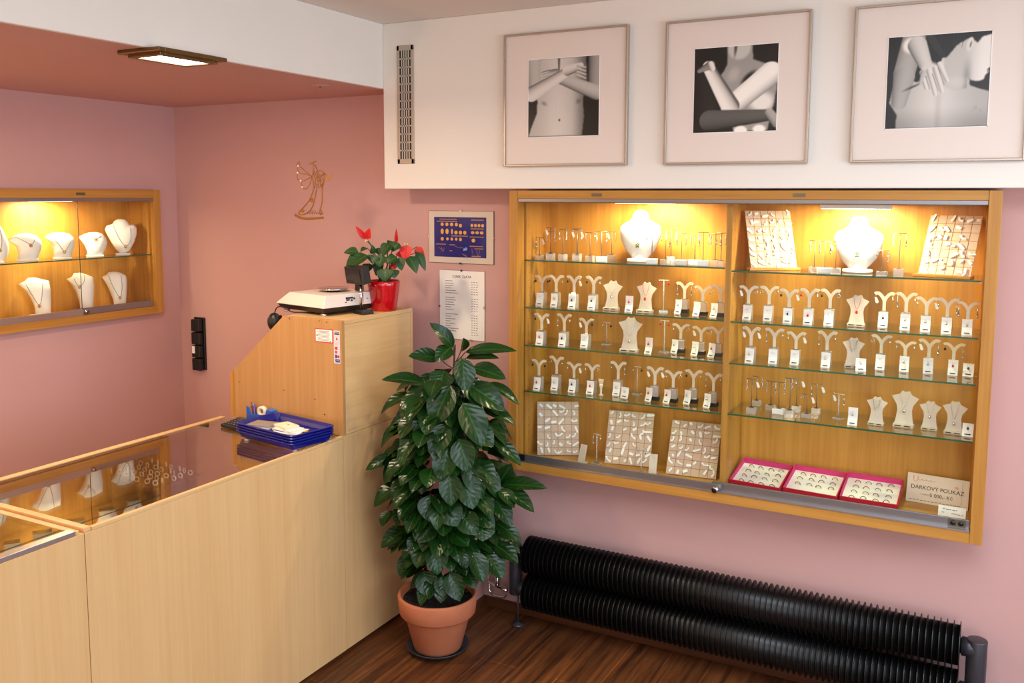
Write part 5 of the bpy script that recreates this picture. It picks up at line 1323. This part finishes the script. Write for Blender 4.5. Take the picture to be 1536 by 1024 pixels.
LV = [[2.093,-0.441,1.314,2.034,-0.519,1.417,0.05],[2.103,-0.402,1.289,2.134,-0.431,1.352,0.047],[2.043,-0.469,1.268,1.958,-0.56,1.284,0.056],[2.096,-0.463,1.317,2.064,-0.525,1.268,0.059],[2.006,-0.511,1.16,1.873,-0.628,1.188,0.056],[2.05,-0.533,1.154,1.963,-0.625,1.093,0.061],[1.933,-0.505,1.114,1.842,-0.599,1.041,0.056],[1.991,-0.542,1.068,1.926,-0.622,1.016,0.062],[2.157,-0.566,1.182,2.117,-0.633,1.034,0.09],[2.176,-0.51,1.287,2.206,-0.54,1.163,0.073],[2.09,-0.511,1.227,2.092,-0.555,1.16,0.08],[2.136,-0.418,1.294,2.333,-0.358,1.307,0.05],[2.118,-0.383,1.262,2.254,-0.355,1.269,0.038],[2.179,-0.441,1.237,2.318,-0.412,1.199,0.062],[2.202,-0.496,1.177,2.341,-0.467,1.085,0.079],[2.219,-0.374,1.165,2.346,-0.351,1.086,0.047],[2.18,-0.417,1.081,2.341,-0.376,1.007,0.062],[2.215,-0.569,1.118,2.298,-0.57,0.961,0.095],[2.197,-0.363,0.983,2.283,-0.362,0.922,0.063],[2.254,-0.401,0.931,2.373,-0.382,0.841,0.056],[2.224,-0.508,0.852,2.32,-0.501,0.792,0.079],[2.252,-0.356,0.727,2.322,-0.364,0.826,0.069],[2.288,-0.382,0.737,2.466,-0.332,0.74,0.056],[2.32,-0.411,0.736,2.44,-0.391,0.656,0.062],[2.31,-0.439,0.742,2.38,-0.446,0.68,0.055],[2.293,-0.448,0.705,2.368,-0.453,0.607,0.062],[2.224,-0.576,0.804,2.275,-0.594,0.705,0.078],[2.205,-0.586,0.974,2.259,-0.602,0.855,0.078],[1.866,-0.541,0.844,1.782,-0.631,0.799,0.047],[1.905,-0.565,0.738,1.835,-0.648,0.656,0.069],[1.917,-0.536,0.536,1.847,-0.619,0.47,0.063],[1.888,-0.529,0.815,1.847,-0.596,0.753,0.063],[1.96,-0.536,1.01,1.888,-0.619,0.948,0.062],[2.072,-0.589,1.057,2.048,-0.648,0.974,0.073],[2.048,-0.579,0.971,2.041,-0.628,0.895,0.055],[2.156,-0.601,1.034,2.13,-0.66,0.922,0.078],[2.173,-0.614,0.936,2.166,-0.663,0.821,0.075],[2.183,-0.62,0.84,2.21,-0.651,0.725,0.072],[2.005,-0.58,0.859,1.973,-0.642,0.804,0.055],[2.073,-0.6,0.822,2.064,-0.65,0.75,0.058],[2.006,-0.579,0.718,1.949,-0.655,0.666,0.056],[1.954,-0.573,0.647,1.921,-0.636,0.6,0.056],[2.097,-0.632,0.74,2.117,-0.667,0.648,0.072],[2.097,-0.598,0.612,2.061,-0.663,0.548,0.067],[1.84,-0.543,0.601,1.829,-0.595,0.551,0.051],[2.026,-0.591,0.537,2.009,-0.645,0.481,0.062],[2.15,-0.615,0.71,2.218,-0.624,0.633,0.084],[2.113,-0.624,0.528,2.144,-0.653,0.428,0.073],[2.143,-0.562,0.398,2.2,-0.577,0.299,0.068],[2.111,-0.568,0.379,2.137,-0.599,0.308,0.056],[2.032,-0.588,0.39,2.081,-0.607,0.299,0.074],[2.195,-0.546,0.502,2.228,-0.574,0.439,0.061],[2.239,-0.534,0.492,2.295,-0.549,0.387,0.067],[2.262,-0.464,0.472,2.337,-0.469,0.38,0.074],[2.274,-0.424,0.497,2.379,-0.413,0.433,0.062],[2.259,-0.386,0.519,2.367,-0.374,0.46,0.057],[2.269,-0.404,0.585,2.381,-0.389,0.514,0.056],[2.27,-0.517,0.613,2.295,-0.549,0.558,0.079],[2.172,-0.581,0.574,2.245,-0.587,0.54,0.073],[2.204,-0.518,0.4,2.251,-0.539,0.346,0.056],[2.22,-0.521,1.01,2.318,-0.514,0.944,0.079],[2.097,-0.553,1.113,2.07,-0.613,1.012,0.067],[2.218,-0.545,0.878,2.29,-0.551,0.739,0.072],[2.062,-0.526,0.935,1.994,-0.608,0.862,0.062],[2.204,-0.575,0.662,2.284,-0.578,0.594,0.073],[2.007,-0.522,0.568,1.931,-0.608,0.539,0.057],[2.083,-0.56,0.862,2.189,-0.549,0.813,0.067],[2.23,-0.459,0.829,2.31,-0.461,0.715,0.068],[2.214,-0.513,0.672,2.318,-0.502,0.603,0.074],[1.914,-0.481,0.905,1.862,-0.554,0.829,0.057],[2.192,-0.366,0.914,2.298,-0.354,0.84,0.057],[2.155,-0.545,0.98,2.223,-0.553,0.881,0.067],[1.882,-0.487,0.682,1.817,-0.567,0.666,0.051],[1.945,-0.543,0.433,1.923,-0.601,0.356,0.051],[2.164,-0.506,1.222,2.255,-0.502,1.093,0.073],[2.103,-0.459,1.208,2.148,-0.48,1.104,0.068],[2.007,-0.465,1.2,1.98,-0.525,1.123,0.056],[1.969,-0.463,0.792,1.892,-0.55,0.746,0.057]]
O = Vector((PX,PY,0))
stems = [[(0,.0,.22),(.02,.01,.5),(.035,.02,.85),(.055,.035,1.1),(.066,.044,1.325)], [(-.03,-.02,.22),(-.06,-.02,.45),(-.075,-.03,.75),(-.06,-.03,1.0),(-.02,-.0,1.2)], [(.03,-.01,.22),(.09,.02,.45),(.13,.04,.75),(.14,.05,.98),(.11,.05,1.2)]]
stems = [[Vector(p) for p in s] for s in stems]
def stem_at(s, z):
    for a, c_ in zip(s, s[1:]):
        if a.z <= z <= c_.z: return a.lerp(c_, (z-a.z)/(c_.z-a.z))
    return s[-1].copy() if z > s[-1].z else s[0].copy()
m = MB(); leafset(m); st = MB()
for s, r in zip(stems, (.011,.008,.008)): st.tube(smooth3(s, 2), [r*(1-.6*i/16) for i in range(len(smooth3(s, 2)))], 8)
def add_leaf(p, q, w, nrm, petiole=True):
    leaf(m, p, q, w, nrm, rnd(.12,.24), rnd(.10,.2), 11, 0)
    if petiole:
        s = min(stems, key=lambda s: (stem_at(s, max(.26, p.z-.05))-p).length); a = stem_at(s, max(.26, p.z-.045))
        st.tube(smooth3([a, a.lerp(p, .5)+Vector((0,0,-.006)), p], 1), .0024, 5)
for a in LV:
    p, q = Vector(a[:3])-O, Vector(a[3:6])-O
    out = Vector((q.x, q.y, 0)); out = out.normalized() if out.length > .02 else Vector((0,0,0))
    nrm = Vector((.33,-.60,.0))*.75+Vector((0,0,.62))+out*.25+Vector((rnd(-.22,.22),rnd(-.22,.22),rnd(-.1,.15)))
    # leaf tips in the photo hang a little past the traced point
    add_leaf(p, q+(q-p)*.06, a[6]*1.22, nrm)
# inner and rear foliage fills the crown round the stems
k = 0
for i in range(330):
    z = rnd(.36,1.2); a = rnd(0, 2*PI)
    R = .06+.185*math.sin(PI*min(1, max(0, (1.36-z)/1.10)))**.8
    if math.cos(a-math.atan2(-.876,.47)) > .45 and R > .12: R *= .72      # the camera side already carries the traced leaves
    if math.cos(a) < -.55: R *= .8
    c0 = stem_at(stems[i % 3], z-.03); d = Vector((math.cos(a), math.sin(a), 0))
    p = Vector((.03,.0,z))+d*R*rnd(.45,.98); L = rnd(.10,.145)
    q = p+d*L*rnd(.55,.8)+Vector((0,0,-L*rnd(.35,.75)))
    if q.y+PY > -.04 or p.y+PY > -.08 or q.x+PX < 1.76 or p.x+PX < 1.78 or (q.x > .30): continue
    add_leaf(p, q, rnd(.065,.085), d*.7+Vector((.12,-.25,.7)), i % 3 == 0)
m.build('foliage', LEAF, t)
st.build('stem', BARK, t)
